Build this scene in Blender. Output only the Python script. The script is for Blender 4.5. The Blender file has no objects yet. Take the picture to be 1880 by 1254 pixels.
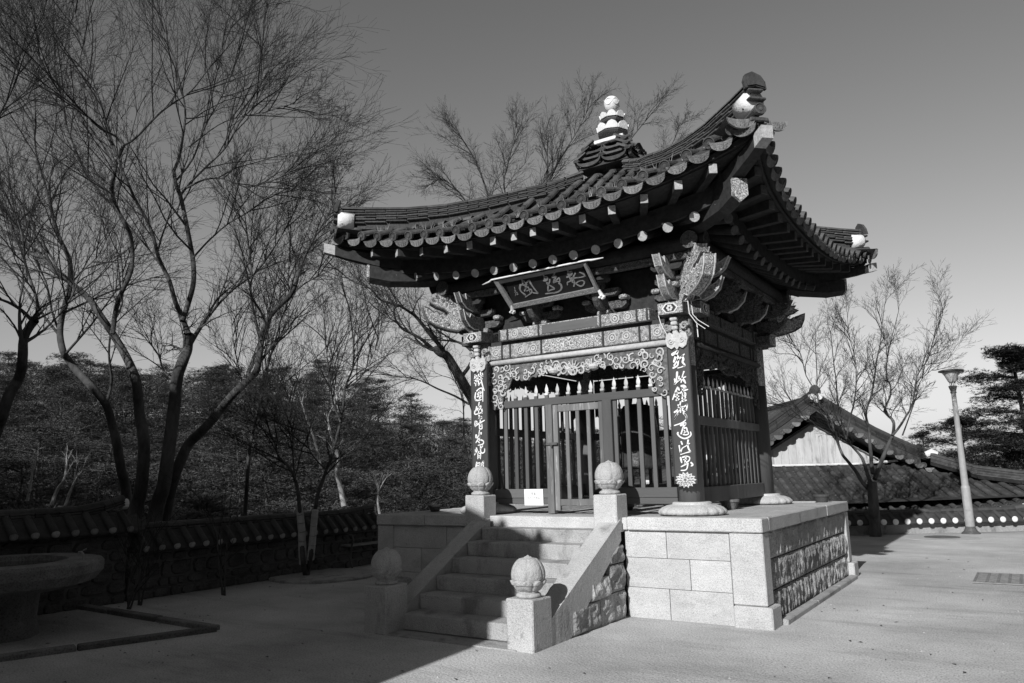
import bpy, math, random
from mathutils import Vector, Matrix, noise
R=random.Random(7)
rad=math.radians; sin=math.sin; cos=math.cos; PI=math.pi
S=bpy.context.scene
COL=S.collection
# ---------------------------------------------------------------- camera
YAW,PITCH,ROLL,FPX=0.589868614,0.175525493,-0.0234345857,1388.63
CAM=Vector((4.84,-10.24,1.6))
cf=Vector((-sin(YAW)*cos(PITCH),cos(YAW)*cos(PITCH),sin(PITCH)))
cr=Vector((cos(YAW),sin(YAW),0)); cu=cr.cross(cf)
cr2=cos(ROLL)*cr+sin(ROLL)*cu; cu2=-sin(ROLL)*cr+cos(ROLL)*cu
cam=bpy.data.cameras.new('camera'); camo=bpy.data.objects.new('camera',cam); COL.objects.link(camo)
M=Matrix.Identity(4)
for i in range(3): M[i][0]=cr2[i]; M[i][1]=cu2[i]; M[i][2]=-cf[i]; M[i][3]=CAM[i]
camo.matrix_world=M
cam.sensor_width=36; cam.lens=36*FPX/1880; cam.clip_start=.05; cam.clip_end=3000
S.camera=camo
# ---------------------------------------------------------------- light
ELEV,AZ=rad(28.8),rad(4.6)
w=bpy.data.worlds.new("World"); S.world=w; w.use_nodes=True
nt=w.node_tree; nt.nodes.clear()
sky=nt.nodes.new('ShaderNodeTexSky'); sky.sky_type='NISHITA'; sky.sun_disc=False
sky.sun_elevation=ELEV; sky.sun_rotation=PI-AZ; sky.air_density=4.0; sky.dust_density=0.0; sky.ozone_density=4.0
sep=nt.nodes.new('ShaderNodeSeparateColor'); cmb=nt.nodes.new('ShaderNodeCombineColor')
bg=nt.nodes.new('ShaderNodeBackground'); out=nt.nodes.new('ShaderNodeOutputWorld')
nt.links.new(sky.outputs[0],sep.inputs[0])          # black-and-white film behind a red filter: red channel only
def mth(op,a,v):
    q=nt.nodes.new('ShaderNodeMath'); q.operation=op; q.inputs[1].default_value=v; nt.links.new(a,q.inputs[0]); return q.outputs[0]
film=mth('MULTIPLY',mth('POWER',mth('MULTIPLY',sep.outputs[0],.1),1.3),9.1)   # contrasty film response to the sky
for i in range(3): nt.links.new(film,cmb.inputs[i])
nt.links.new(cmb.outputs[0],bg.inputs[0]); bg.inputs[1].default_value=0.1
nt.links.new(bg.outputs[0],out.inputs[0])
sl=bpy.data.lights.new('sun','SUN'); so=bpy.data.objects.new('sun',sl); COL.objects.link(so)
sl.energy=5.0; sl.angle=rad(.5); sl.color=(1,1,1)
so.rotation_euler=Vector((-sin(AZ)*cos(ELEV),cos(AZ)*cos(ELEV),-sin(ELEV))).to_track_quat('-Z','Y').to_euler()
so.location=(0,-30,30)
S.view_settings.view_transform='Standard'; S.view_settings.look='None'; S.view_settings.exposure=0; S.view_settings.gamma=1
try: S.view_settings.use_curve_mapping=False
except Exception: pass
# ---------------------------------------------------------------- back-projection for measured points
def D(u,v,dep): return CAM+((cf+(u-940)/FPX*cr2-(v-627)/FPX*cu2)*dep)
# ---------------------------------------------------------------- materials (a black-and-white photograph: all neutral)
def mat(name,lo,hi,scale=8,detail=5,rough=.85,bump=.2,bscale=None,kind='noise',stretch=None,spec=.3,speck=0,stain=None):
    m=bpy.data.materials.new(name); m.use_nodes=True; n=m.node_tree; N=n.nodes; L=n.links
    b=N['Principled BSDF']; b.inputs['Roughness'].default_value=rough
    b.inputs['Specular IOR Level'].default_value=spec
    tc=N.new('ShaderNodeTexCoord'); mp=N.new('ShaderNodeMapping'); L.new(tc.outputs['Object'],mp.inputs[0])
    if stretch: mp.inputs['Scale'].default_value=stretch
    if kind=='noise':
        t=N.new('ShaderNodeTexNoise'); t.inputs['Scale'].default_value=scale; t.inputs['Detail'].default_value=detail; t.inputs['Roughness'].default_value=.65; f=t.outputs[0]
    elif kind=='voronoi':
        t=N.new('ShaderNodeTexVoronoi'); t.inputs['Scale'].default_value=scale; f=t.outputs['Distance']
    L.new(mp.outputs[0],t.inputs['Vector'])
    r=N.new('ShaderNodeValToRGB'); r.color_ramp.elements[0].position=.3; r.color_ramp.elements[1].position=.7
    r.color_ramp.elements[0].color=(lo,lo,lo,1); r.color_ramp.elements[1].color=(hi,hi,hi,1)
    L.new(f,r.inputs[0]); c=r.outputs[0]
    if speck:
        t2=N.new('ShaderNodeTexNoise'); t2.inputs['Scale'].default_value=speck; t2.inputs['Detail'].default_value=2
        L.new(tc.outputs['Object'],t2.inputs['Vector'])
        r2=N.new('ShaderNodeValToRGB'); r2.color_ramp.elements[0].position=.33; r2.color_ramp.elements[1].position=.52
        r2.color_ramp.elements[0].color=(.55,.55,.55,1); r2.color_ramp.elements[1].color=(1,1,1,1)
        L.new(t2.outputs[0],r2.inputs[0])
        mx=N.new('ShaderNodeMix'); mx.data_type='RGBA'; mx.blend_type='MULTIPLY'; mx.inputs[0].default_value=1
        L.new(c,mx.inputs[6]); L.new(r2.outputs[0],mx.inputs[7]); c=mx.outputs[2]
    if stain:   # (scale tuple, low value, threshold) : streaks or blotches with a shape of their own
        sc,val,th=stain
        mp3=N.new('ShaderNodeMapping'); mp3.inputs['Scale'].default_value=sc; L.new(tc.outputs['Object'],mp3.inputs[0])
        t3=N.new('ShaderNodeTexNoise'); t3.inputs['Scale'].default_value=1; t3.inputs['Detail'].default_value=6; t3.inputs['Roughness'].default_value=.7
        L.new(mp3.outputs[0],t3.inputs['Vector'])
        r3=N.new('ShaderNodeValToRGB'); r3.color_ramp.elements[0].position=th; r3.color_ramp.elements[1].position=th+.14
        r3.color_ramp.elements[0].color=(1,1,1,1); r3.color_ramp.elements[1].color=(val,val,val,1)
        L.new(t3.outputs[0],r3.inputs[0])
        mx=N.new('ShaderNodeMix'); mx.data_type='RGBA'; mx.blend_type='MULTIPLY'; mx.inputs[0].default_value=1
        L.new(c,mx.inputs[6]); L.new(r3.outputs[0],mx.inputs[7]); c=mx.outputs[2]
    if name.split('_')[0] in ('granite','roof','tile','ridge','rough','rubble','red','worn','old','verge','weathered','aged'):   # every piece has its own tone
        oi=N.new('ShaderNodeObjectInfo'); mr=N.new('ShaderNodeMapRange'); a_,b_=(.90,1.05) if name[:7]=='granite' else (.68,1.28)
        mr.inputs[3].default_value=a_; mr.inputs[4].default_value=b_; L.new(oi.outputs['Random'],mr.inputs[0])
        mx=N.new('ShaderNodeMix'); mx.data_type='RGBA'; mx.blend_type='MULTIPLY'; mx.inputs[0].default_value=1
        L.new(c,mx.inputs[6]); L.new(mr.outputs[0],mx.inputs[7]); c=mx.outputs[2]
    L.new(c,b.inputs['Base Color'])
    if bump:
        bt=N.new('ShaderNodeTexNoise'); bt.inputs['Scale'].default_value=bscale or scale*3; bt.inputs['Detail'].default_value=4
        L.new(mp.outputs[0],bt.inputs['Vector'])
        bp=N.new('ShaderNodeBump'); bp.inputs['Strength'].default_value=bump; bp.inputs['Distance'].default_value=.02
        L.new(bt.outputs[0],bp.inputs['Height']); L.new(bp.outputs[0],b.inputs['Normal'])
    return m
MT={}
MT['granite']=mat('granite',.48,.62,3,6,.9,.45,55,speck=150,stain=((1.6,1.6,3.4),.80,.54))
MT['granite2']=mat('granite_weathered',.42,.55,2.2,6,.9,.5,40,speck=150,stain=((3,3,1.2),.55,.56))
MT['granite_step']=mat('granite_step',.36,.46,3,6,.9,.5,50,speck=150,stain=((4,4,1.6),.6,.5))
MT['granite_post']=mat('granite_post',.42,.55,3,6,.9,.6,45,speck=120,stain=((9,9,9),.35,.57))
MT['rough']=mat('rough_granite',.26,.44,5,6,.95,.9,30,speck=90)
MT['rubble']=mat('rubble_stone',.12,.24,4,6,.95,.9,20,speck=60)
MT['mortar']=mat('mortar',.1,.16,6,5,.95,.4)
MT['wood']=mat('red_wood',.085,.13,4,6,.7,.5,14,stretch=(1,1,.12),stain=((26,26,1.6),1.9,.62))
MT['woodh']=mat('red_wood_rail',.085,.12,4,6,.7,.4,14,stretch=(.15,1,1),stain=((2,30,30),1.6,.66))
MT['worn']=mat('worn_wood',.1,.2,5,8,.75,.5,18,stretch=(1,1,.1),stain=((22,22,2.2),2.2,.56))
MT['dark']=mat('dark_wood',.028,.05,6,5,.75,.3)
MT['soffit']=mat('painted_soffit',.016,.042,14,6,.8,.3,20)
MT['board']=mat('black_board',.05,.07,5,5,.5,.15,12,stretch=(1,1,.2))
MT['boardpanel']=mat('sign_panel',.012,.02,8,4,.45,.1)
MT['white']=mat('white_paint',.7,.82,10,4,.7,.2,30)
MT['ivory']=mat('aged_white_paint',.5,.75,14,6,.8,.3,40,stain=((14,14,14),.5,.6))
MT['gilt']=mat('faded_gilt',.16,.26,20,4,.5,.3)
MT['tile']=mat('roof_tile',.05,.095,7,7,.65,.5,30,stain=((5,5,5),1.9,.6))
MT['tiled']=mat('roof_tile_dark',.04,.07,7,6,.7,.5,30)
MT['tileface']=mat('tile_face',.10,.24,16,6,.7,.7,60)
MT['ridge']=mat('ridge_tile',.04,.1,6,7,.7,.5,30,stain=((4,4,4),2.2,.6))
MT['lime']=mat('lime_plaster',.62,.80,7,6,.85,.4,30,stain=((12,12,12),.6,.6))
MT['wallplaster']=mat('pale_plank',.42,.62,4,6,.85,.2,10,stretch=(1,1,.15),stain=((9,9,1.4),.6,.52))
MT['bark']=mat('tree_bark',.035,.115,6,7,.95,.9,14,stretch=(1,1,.35))
MT['barkpale']=mat('pale_bark',.3,.5,6,7,.9,.6,14)
MT['twig']=mat('twig_bark',.018,.035,6,3,.95,0)
MT['needle']=mat('pine_needles',.035,.075,3,4,.7,0)
MT['grate']=mat('rusty_grate',.14,.26,12,6,.8,.4)
MT['wallstone']=mat('wall_rubble',.055,.14,3,6,.95,.9,20,speck=60)
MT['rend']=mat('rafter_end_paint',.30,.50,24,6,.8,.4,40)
MT['bench']=mat('bench_wood',.2,.3,5,5,.8,.3)
MT['channel']=mat('channel_tile',.035,.085,9,7,.75,.5,24,stain=((14,14,14),5.5,.58))  # bright flecks painted in for sunlit channel edges
MT['needle2']=mat('hill_pine_needles',.06,.15,.6,5,.7,0)
MT['pinebark']=mat('pine_bark',.08,.16,8,6,.95,.8)
MT['wrap']=mat('trunk_wrap',.36,.48,12,5,.95,.4)
MT['sand']=mat('sandy_ground',.33,.68,.42,15,.95,.55,36,speck=62,stain=((.35,1.9,1),.76,.52))
MT['sand2']=mat('pale_packed_earth',.42,.5,3,6,.95,.4,60,speck=120)
MT['hill']=mat('hill_soil',.03,.07,.6,6,.95,.3)
MT['iron']=mat('cast_iron',.06,.12,18,5,.55,.5)
MT['steel']=mat('painted_steel',.28,.38,5,5,.5,.1,stain=((10,10,2),.8,.55))
MT['water']=mat('still_water',.03,.05,4,3,.08,0,spec=.6)
MT['face']=mat('tile_disc',.055,.11,18,6,.7,.6,60)
MT['hillbark']=mat('hill_pine_bark',.05,.09,8,6,.95,.5)
MT['glass']=mat('frosted_glass',.45,.55,4,3,.15,0,spec=.6)
MT['bronze']=mat('bronze',.03,.055,8,5,.4,.4)
MT['paper']=mat('notice_paper',.8,.84,3,3,.8,0)
MT['ink']=mat('grey_ink',.3,.4,9,2,.9,0)
MT['cord']=mat('white_cord',.75,.85,20,3,.9,0)
MT['pebble']=mat('pebble',.12,.5,3,3,.95,0)
MT['dryweed']=mat('dry_weed',.3,.42,9,3,.9,0)
MT['houseroof']=mat('old_roof_tile',.03,.07,5,7,.75,.5,24,stain=((9,9,9),3.2,.62))
def dan(name,sc,lo=.1,hi=.72,bands=None):
    """painted pattern of fine scrolls: ring cells with light outlines on a mid ground"""
    m=bpy.data.materials.new(name); m.use_nodes=True; n=m.node_tree; N=n.nodes; L=n.links; b=N['Principled BSDF']
    b.inputs['Roughness'].default_value=.8; b.inputs['Specular IOR Level'].default_value=.2
    tc=N.new('ShaderNodeTexCoord')
    nz=N.new('ShaderNodeTexNoise'); nz.inputs['Scale'].default_value=9; nz.inputs['Detail'].default_value=2; L.new(tc.outputs['Object'],nz.inputs['Vector'])
    ad=N.new('ShaderNodeMix'); ad.data_type='RGBA'; ad.blend_type='ADD'; ad.inputs[0].default_value=.1
    L.new(tc.outputs['Object'],ad.inputs[6]); L.new(nz.outputs['Color'],ad.inputs[7])
    v=N.new('ShaderNodeTexVoronoi'); v.inputs['Scale'].default_value=sc; v.inputs['Randomness'].default_value=.55; L.new(ad.outputs[2],v.inputs['Vector'])
    mu=N.new('ShaderNodeMath'); mu.operation='MULTIPLY'; mu.inputs[1].default_value=21; L.new(v.outputs['Distance'],mu.inputs[0])
    sn=N.new('ShaderNodeMath'); sn.operation='SINE'; L.new(mu.outputs[0],sn.inputs[0])
    r=N.new('ShaderNodeValToRGB'); e=r.color_ramp.elements
    e[0].position=.0; e[0].color=(lo,lo,lo,1); e[1].position=.75; e[1].color=(hi,hi,hi,1)
    k=e.new(.35); mid=(lo+hi)*.45; k.color=(mid,mid,mid,1)
    mr=N.new('ShaderNodeMapRange'); mr.inputs[1].default_value=-1; mr.inputs[2].default_value=1; L.new(sn.outputs[0],mr.inputs[0]); L.new(mr.outputs[0],r.inputs[0])
    t=N.new('ShaderNodeTexNoise'); t.inputs['Scale'].default_value=30; t.inputs['Detail'].default_value=5; L.new(tc.outputs['Object'],t.inputs['Vector'])
    r2=N.new('ShaderNodeValToRGB'); r2.color_ramp.elements[0].position=.35; r2.color_ramp.elements[1].position=.6
    r2.color_ramp.elements[0].color=(.45,.45,.45,1); r2.color_ramp.elements[1].color=(1,1,1,1); L.new(t.outputs[0],r2.inputs[0])
    mx=N.new('ShaderNodeMix'); mx.data_type='RGBA'; mx.blend_type='MULTIPLY'; mx.inputs[0].default_value=1
    L.new(r.outputs[0],mx.inputs[6]); L.new(r2.outputs[0],mx.inputs[7]); L.new(mx.outputs[2],b.inputs['Base Color'])
    bp=N.new('ShaderNodeBump'); bp.inputs['Strength'].default_value=.4; bp.inputs['Distance'].default_value=.01
    L.new(mr.outputs[0],bp.inputs['Height']); L.new(bp.outputs[0],b.inputs['Normal'])
    return m
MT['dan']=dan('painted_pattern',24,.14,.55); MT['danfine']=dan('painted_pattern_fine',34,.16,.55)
MT['danbig']=dan('painted_cloud_pattern',17,.17,.6); MT['danmute']=dan('shade_muted_pattern',22,.05,.16)  # the muted copy has the shade of the unlit sides in its colour
MT['carved']=mat('carved_faded_paint',.10,.50,15,7,.8,.8,26,stain=((11,11,11),1.4,.57))
MT['fringe']=mat('fringe_paint',.05,.20,20,7,.85,.7,30)
MT['limeold']=mat('weathered_lime',.22,.34,18,5,.9,.3)
MT['verge']=mat('verge_tile',.03,.06,7,6,.75,.5,30)
MT['scroll']=mat('scroll_paint',.38,.62,20,5,.8,.4,40)
MT['endmute']=mat('shaded_rafter_end_paint',.06,.14,30,5,.8,.3)  # darker copy of the end paint, shade put into its colour
MT['treewrap']=mat('gable_board',.5,.66,4,5,.85,.2)
# ---------------------------------------------------------------- mesh helpers
class MB:
    def __init__(s): s.v=[]; s.f=[]; s.m=[]
    def add(s,v,f,m=0):
        o=len(s.v); s.v+= [tuple(p) for p in v]; s.f+=[tuple(i+o for i in q) for q in f]; s.m+=[m]*len(f); return s
    def join(s,o,mtx=None):
        k=len(s.v); s.v+=[tuple(mtx@Vector(p)) if mtx else p for p in o.v]; s.f+=[tuple(i+k for i in q) for q in o.f]; s.m+=o.m
    def box(s,a,b,m=0):
        x0,y0,z0=a; x1,y1,z1=b
        v=[(x0,y0,z0),(x1,y0,z0),(x1,y1,z0),(x0,y1,z0),(x0,y0,z1),(x1,y0,z1),(x1,y1,z1),(x0,y1,z1)]
        return s.add(v,[(0,3,2,1),(4,5,6,7),(0,1,5,4),(1,2,6,5),(2,3,7,6),(3,0,4,7)],m)
    def cbox(s,a,b,c=.01,m=0,jit=0):
        A=list(a);B=list(b); v=[];idx={}
        for sx in(0,1):
            for sy in(0,1):
                for sz in(0,1):
                    p=[(A,B)[sx][0],(A,B)[sy][1],(A,B)[sz][2]]; d=[c if q==0 else -c for q in(sx,sy,sz)]
                    if jit: p=[q+R.uniform(-jit,jit) for q in p]
                    for ax in range(3):
                        q=list(p)
                        for o in range(3):
                            if o!=ax: q[o]+=d[o]
                        idx[(sx,sy,sz,ax)]=len(v); v.append(tuple(q))
        f=[]
        g=lambda sx,sy,sz,ax: idx[(sx,sy,sz,ax)]
        for ax in range(3):
            for sd in(0,1):
                o=[i for i in range(3) if i!=ax]; q=[]
                for (p0,p1) in ((0,0),(1,0),(1,1),(0,1)):
                    t=[0,0,0]; t[ax]=sd; t[o[0]]=p0; t[o[1]]=p1; q.append(g(*t,ax))
                n=(ax!=1) == bool(sd)
                f.append(tuple(q) if n else tuple(q[::-1]))
        # edges
        for ax in range(3):
            o=[i for i in range(3) if i!=ax]
            for p0 in(0,1):
                for p1 in(0,1):
                    t0=[0,0,0]; t0[o[0]]=p0; t0[o[1]]=p1; t1=list(t0); t1[ax]=1
                    q=(g(*t0,o[0]),g(*t1,o[0]),g(*t1,o[1]),g(*t0,o[1])); f.append(q)
        for sx in(0,1):
            for sy in(0,1):
                for sz in(0,1): f.append((g(sx,sy,sz,0),g(sx,sy,sz,1),g(sx,sy,sz,2)))
        return s.add(v,f,m)
    def tube(s,pts,rads,n=8,m=0,cap=True,mcap=None):
        pts=[Vector(p) for p in pts]; 
        if not hasattr(rads,'__len__'): rads=[rads]*len(pts)
        V=[];F=[]; k=len(pts)
        t=(pts[1]-pts[0]).normalized(); up=Vector((0,0,1)) if abs(t.z)<.9 else Vector((1,0,0))
        a=t.cross(up).normalized()
        for i in range(k):
            t=(pts[min(i+1,k-1)]-pts[max(i-1,0)])
            if t.length<1e-9: t=Vector((0,0,1))
            t.normalize(); a=(a-t*a.dot(t))
            if a.length<1e-6: a=t.orthogonal()
            a.normalize(); b=t.cross(a)
            for j in range(n):
                q=2*PI*j/n; V.append(pts[i]+(a*cos(q)+b*sin(q))*rads[i])
        for i in range(k-1):
            for j in range(n):
                F.append((i*n+j,i*n+(j+1)%n,(i+1)*n+(j+1)%n,(i+1)*n+j))
        s.add(V,F,m)
        if cap:
            o=len(s.v)-k*n
            s.f.append(tuple(o+j for j in range(n))[::-1]); s.m.append(m if mcap is None else mcap)
            s.f.append(tuple(o+(k-1)*n+j for j in range(n))); s.m.append(m if mcap is None else mcap)
        return s
    def lathe(s,prof,n=24,c=(0,0,0),m=0,fn=None):
        V=[];F=[];k=len(prof)
        for i,(r,z) in enumerate(prof):
            for j in range(n):
                a=2*PI*j/n; rr,zz=(r,z) if not fn else fn(r,z,a,i)
                V.append((c[0]+rr*cos(a),c[1]+rr*sin(a),c[2]+zz))
        for i in range(k-1):
            for j in range(n): F.append((i*n+j,i*n+(j+1)%n,(i+1)*n+(j+1)%n,(i+1)*n+j))
        F.append(tuple(range(n))[::-1]); F.append(tuple((k-1)*n+j for j in range(n)))
        return s.add(V,F,m)
    def prism(s,poly,f3,th0,th1,m=0):
        """poly: outline (a,b); f3(a,b,t) -> 3D point"""
        n=len(poly); V=[f3(a,b,th0) for a,b in poly]+[f3(a,b,th1) for a,b in poly]
        F=[tuple(range(n))[::-1],tuple(range(n,2*n))]+[(i,(i+1)%n,n+(i+1)%n,n+i) for i in range(n)]
        return s.add(V,F,m)
def P(*names): return [MT[n] for n in names]
def mesh(mb,name,mats,smooth=False):
    me=bpy.data.meshes.new(name); me.from_pydata(mb.v,[],mb.f); 
    for x in mats: me.materials.append(MT[x] if isinstance(x,str) else x)
    if any(mb.m): me.polygons.foreach_set('material_index',mb.m)
    if smooth: me.polygons.foreach_set('use_smooth',[True]*len(me.polygons)); 
    me.update()
    return me
def ob(name,me,parent=None,loc=(0,0,0),rz=0,rot=None,label=None,kind=None,scale=None):
    o=bpy.data.objects.new(name,me); COL.objects.link(o); o.location=loc
    o.rotation_euler=rot if rot is not None else (0,0,rz)
    if scale: o.scale=scale
    if parent: o.parent=parent
    if label: o['label']=label
    if kind: o['kind']=kind
    return o
def obj(name,mb,mats,parent=None,smooth=False,**k):
    if isinstance(mats,str): mats=[mats]
    return ob(name,mesh(mb,name,mats,smooth),parent,**k)
def recalc(mb):
    import bmesh
    bm=bmesh.new(); vs=[bm.verts.new(p) for p in mb.v]; 
    for f,m in zip(mb.f,mb.m):
        try: bm.faces.new([vs[i] for i in f]).material_index=m
        except ValueError: pass
    bmesh.ops.recalc_face_normals(bm,faces=bm.faces); bm.verts.index_update()
    mb.v=[tuple(v.co) for v in bm.verts]; mb.f=[tuple(v.index for v in f.verts) for f in bm.faces]; mb.m=[f.material_index for f in bm.faces]; bm.free(); return mb
def thing(name,label,cat,loc=(0,0,0),rz=0,group=None):
    o=bpy.data.objects.new(name,None); COL.objects.link(o); o.location=loc; o.rotation_euler=(0,0,rz); o.empty_display_size=.1
    o['label']=label; o['category']=cat
    if group: o['group']=group
    return o
def tag(o,label,cat,group=None):
    o['label']=label; o['category']=cat
    if group: o['group']=group
    return o
def lerp(a,b,t): return a+(b-a)*t
def interp(T,x):
    if x<=T[0][0]: return T[0][1]
    for (a,b),(c,d) in zip(T,T[1:]):
        if x<=c: return b+(d-b)*(x-a)/(c-a)
    return T[-1][1]
# ================================================================ THE SETTING
WX=-5.9     # line of the left boundary wall
wr=Vector((cos(YAW),sin(YAW),0)); wf=Vector((-sin(YAW),cos(YAW),0))
WO=Vector((2.63,10.43,0))
def hillh(x,y):
    d=Vector((x,y,0))-Vector((CAM.x,CAM.y,0)); a=d.dot(wr); f=d.dot(wf)
    dist=d.length
    h=0
    # courtyard stops at the low right wall: lower terrace beyond it
    wv=(Vector((x,y,0))-WO).dot(wf)
    if wv>.9: h=-min(2.0,(wv-.9)*2.5)
    if x<WX-.35 or (x<-3 and wv>.9):
        h=-min(3.6,(WX-.35-x)*.55) if x<WX-.35 else h
        if f>1:
            ta=a/f     # slope of view
            u=940+ta*FPX*.985
            sk=interp([(-3000,.12),(-600,.135),(0,.166),(250,.160),(420,.166),(560,.156),(650,.143),(740,.128),(830,.106),(900,.088),(1000,.068),(1260,.062),(1400,.02),(1700,-.01)],u)
            top=max(0,sk)*f*1.0+1.6-4.2
            k=max(0,min(1,(dist-15)/50)); k=k*k*(3-2*k)
            H=(sk*60+1.6-4.6)
            h=lerp(min(h,-2.0),H,k)
            h+=noise.noise(Vector((x*.08,y*.08,0)))*2.2*k
            if dist>75: h-= (dist-75)*.12
    if y<-8 and x<WX: h*=max(0,1-(-8-y)/6)
    return max(h,-9)
xs=sorted(set([i*.8 for i in range(-16,18)]+[-13-i*1.6*(1+i*.06) for i in range(1,34)]+[14+i*2.5*(1+i*.25) for i in range(1,24)]+[WX-.3,WX-.45]))
ys=sorted(set([i*.8 for i in range(-22,26)]+[21+i*1.8*(1+i*.07) for i in range(1,36)]+[-18-i*3*(1+i*.3) for i in range(1,20)]))
mb=MB(); n=len(xs)
for y in ys:
    for x in xs: mb.v.append((x,y,hillh(x,y)))
for j in range(len(ys)-1):
    for i in range(n-1):
        mb.f.append((j*n+i,j*n+i+1,(j+1)*n+i+1,(j+1)*n+i)); 
        cx_,cy_=xs[i],ys[j]; out_=(cx_<WX-.3) or (Vector((cx_,cy_,0))-WO).dot(wf)>.85
        mb.m.append(1 if out_ else 0)
g=obj('ground',mb,['sand','hill'],smooth=True); g['kind']='structure'; g['label']='sandy packed courtyard rising into a wooded hillside'
# low stone kerb dividing the yard in front of the basin
k1=Vector((-7.3,-4.72,0)); k2=Vector((-2.75,-4.84,0)); k3=Vector((-3.6,-7.4,0))
def bar(mb,a,b,w,z0,z1,c=.01,m=0):
    a=Vector(a);b=Vector(b);d=(b-a).normalized();s_=Vector((-d.y,d.x,0))*w/2
    t=MB(); L_=(b-a).length; t.cbox((0,-w/2,z0),(L_,w/2,z1),c)
    mb.join(t,Matrix.Translation(a)@Matrix.Rotation(math.atan2(d.y,d.x),4,'Z')); 
t=thing('kerb','low dark stone kerb with a corner on the shaded left ground','kerb')
for a,b in((k1,k2),(k3,k2)):
    L_=(b-a).length; nseg=int(L_/1.1); 
    for i in range(nseg):
        m_=MB(); bar(m_,a.lerp(b,i/nseg),a.lerp(b,(i+1)/nseg-.008),.12,-.05,.055+R.uniform(-.004,.004)); obj('kerb_stone',m_,'rubble',t)
# ================================================================ STONE PLATFORM
HP=1.1
pl=thing('stone_platform','square granite platform under the bell pavilion, rough split stone on its right side','platform',(-.27,.15,0))
def pobj(name,mb,mats,parent=pl,**k):
    o=obj(name,mb,mats,parent,**k); o.location=(.27,-.15,0); return o
X0,X1,Y0,Y1=-3.0,2.46,-2.1,2.4
# earth and rubble core under a paved floor
m_=MB(); m_.box((X0+.2,Y0+.2,0),(X1-.2,Y1-.2,1.06)); pobj('core',m_,'mortar')
# paving slabs
yy=Y0+.30
while yy<Y1-.35:
    y2=min(yy+.52,Y1-.30); x=X0+.3
    while x<X1-.35:
        w_=R.choice((.6,.75,.9)); x2=min(x+w_,X1-.30)
        if X1-.30-x2<.25: x2=X1-.30
        m_=MB(); m_.cbox((x+.003,yy+.003,1.03),(x2-.003,y2-.003,1.095+R.uniform(-.002,.002)),.006); pobj('paving_slab',m_,'granite2'); x=x2
    yy=y2
def cap(a,b,mt='granite'):
    m_=MB(); m_.cbox(a,b,.012,jit=.002); pobj('cap_slab',m_,mt)
for x,x2 in((X0,-2.1),(-2.1,-1.32)): cap((x+.003,Y0-.03,.955),(x2-.003,Y0+.30,HP))
for x,x2 in((.93,X1+.01),): cap((x+.003,Y0-.03,.955),(x2,Y0+.22,HP))
cap((X1-.31,Y0+.226,.955),(X1+.012,-.55,HP),'granite2')
cap((X1-.31,-.544,.955),(X1+.008,.95,HP),'granite2'); cap((X1-.31,.956,.955),(X1+.012,Y1+.02,HP),'granite2')
for x,x2 in((X0,-1.2),(-1.2,.6),(.6,X1-.316)): cap((x+.003,Y1-.3,.955),(x2-.003,Y1+.02,HP))
for y,y2 in((Y0+.306,-.4),(-.4,1),(1,Y1-.306)): cap((X0-.02,y+.003,.955),(X0+.3,y2-.003,HP))
cap((-1.32,Y0-.02,.955),(.93,Y0+.3,HP-.004))
def block(a,b,mt='granite',amp=.006,nx=10,nz=5,face='y',sgn=-1,seed=0,chisel=False):
    """ashlar block whose outer face is a displaced grid; margins stay sharp"""
    (x0,y0,z0),(x1,y1,z1)=a,b; mb=MB(); V=[]
    for j in range(nz+1):
        for i in range(nx+1):
            u,v=i/nx,j/nz
            e=min(1,min(u,1-u)*nx/1.2)*min(1,min(v,1-v)*nz/1.2)
            if face=='y': p=Vector((lerp(x0,x1,u),y0 if sgn<0 else y1,lerp(z0,z1,v)))
            else: p=Vector((x1 if sgn>0 else x0,lerp(y0,y1,u),lerp(z0,z1,v)))
            q=p*1.0
            if chisel:
                d=amp*e*(.55+.9*noise.noise(Vector((q.x*9+seed,q.y*22,q.z*4)))+.5*noise.noise(Vector((q.x*20,q.y*45,q.z*14+seed))))
            else: d=amp*e*(.8+1.2*noise.noise(Vector((q.x*5+seed,q.y*5,q.z*7)))+.7*noise.noise(Vector((q.x*17+seed,q.y*17,q.z*17))))
            if face=='y': p.y+=sgn*d
            else: p.x+=sgn*d
            V.append(p)
    F=[]; w=nx+1
    for j in range(nz):
        for i in range(nx): F.append((j*w+i,j*w+i+1,(j+1)*w+i+1,(j+1)*w+i))
    o=len(V)
    if face=='y': bk=[(x0,y1 if sgn<0 else y0,z0),(x1,y1 if sgn<0 else y0,z0),(x1,y1 if sgn<0 else y0,z1),(x0,y1 if sgn<0 else y0,z1)]
    else: xb=x0 if sgn>0 else x1; bk=[(xb,y0,z0),(xb,y1,z0),(xb,y1,z1),(xb,y0,z1)]
    V+=[Vector(p) for p in bk]
    F+=[tuple(range(0,w))[::-1]+(o,o+1),tuple(range(nz*w,nz*w+w))+(o+2,o+3),tuple(j*w for j in range(nz+1))+(o+3,o),tuple(j*w+nx for j in range(nz+1))[::-1]+(o+1,o+2)]
    mb.add(V,F); return recalc(mb)
G_=.004
rows=[(.0,.325),(.331,.65),(.656,.948)]
fy=Y0+.02
for (z0,z1),js in zip(rows,((.88,1.392,2.1),(.88,1.645,2.1),(.88,1.386,2.1))):
    for i in range(len(js)-1):
        pobj('wall_block',block((js[i]+G_,fy,z0),(js[i+1]-G_,fy+.2,z1),amp=.007,nx=14,nz=7,seed=z0*9+i),'granite')
for (z0,z1),js in zip(rows,((-2.7,-1.9,-1.2),(-2.7,-2.2,-1.2),(-2.7,-1.75,-1.2))):
    for i in range(len(js)-1):
        pobj('wall_block',block((js[i]+G_,fy,z0),(js[i+1]-G_,fy+.2,z1),amp=.007,seed=z0*7+i),'granite')
sx=X1-.042
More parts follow.
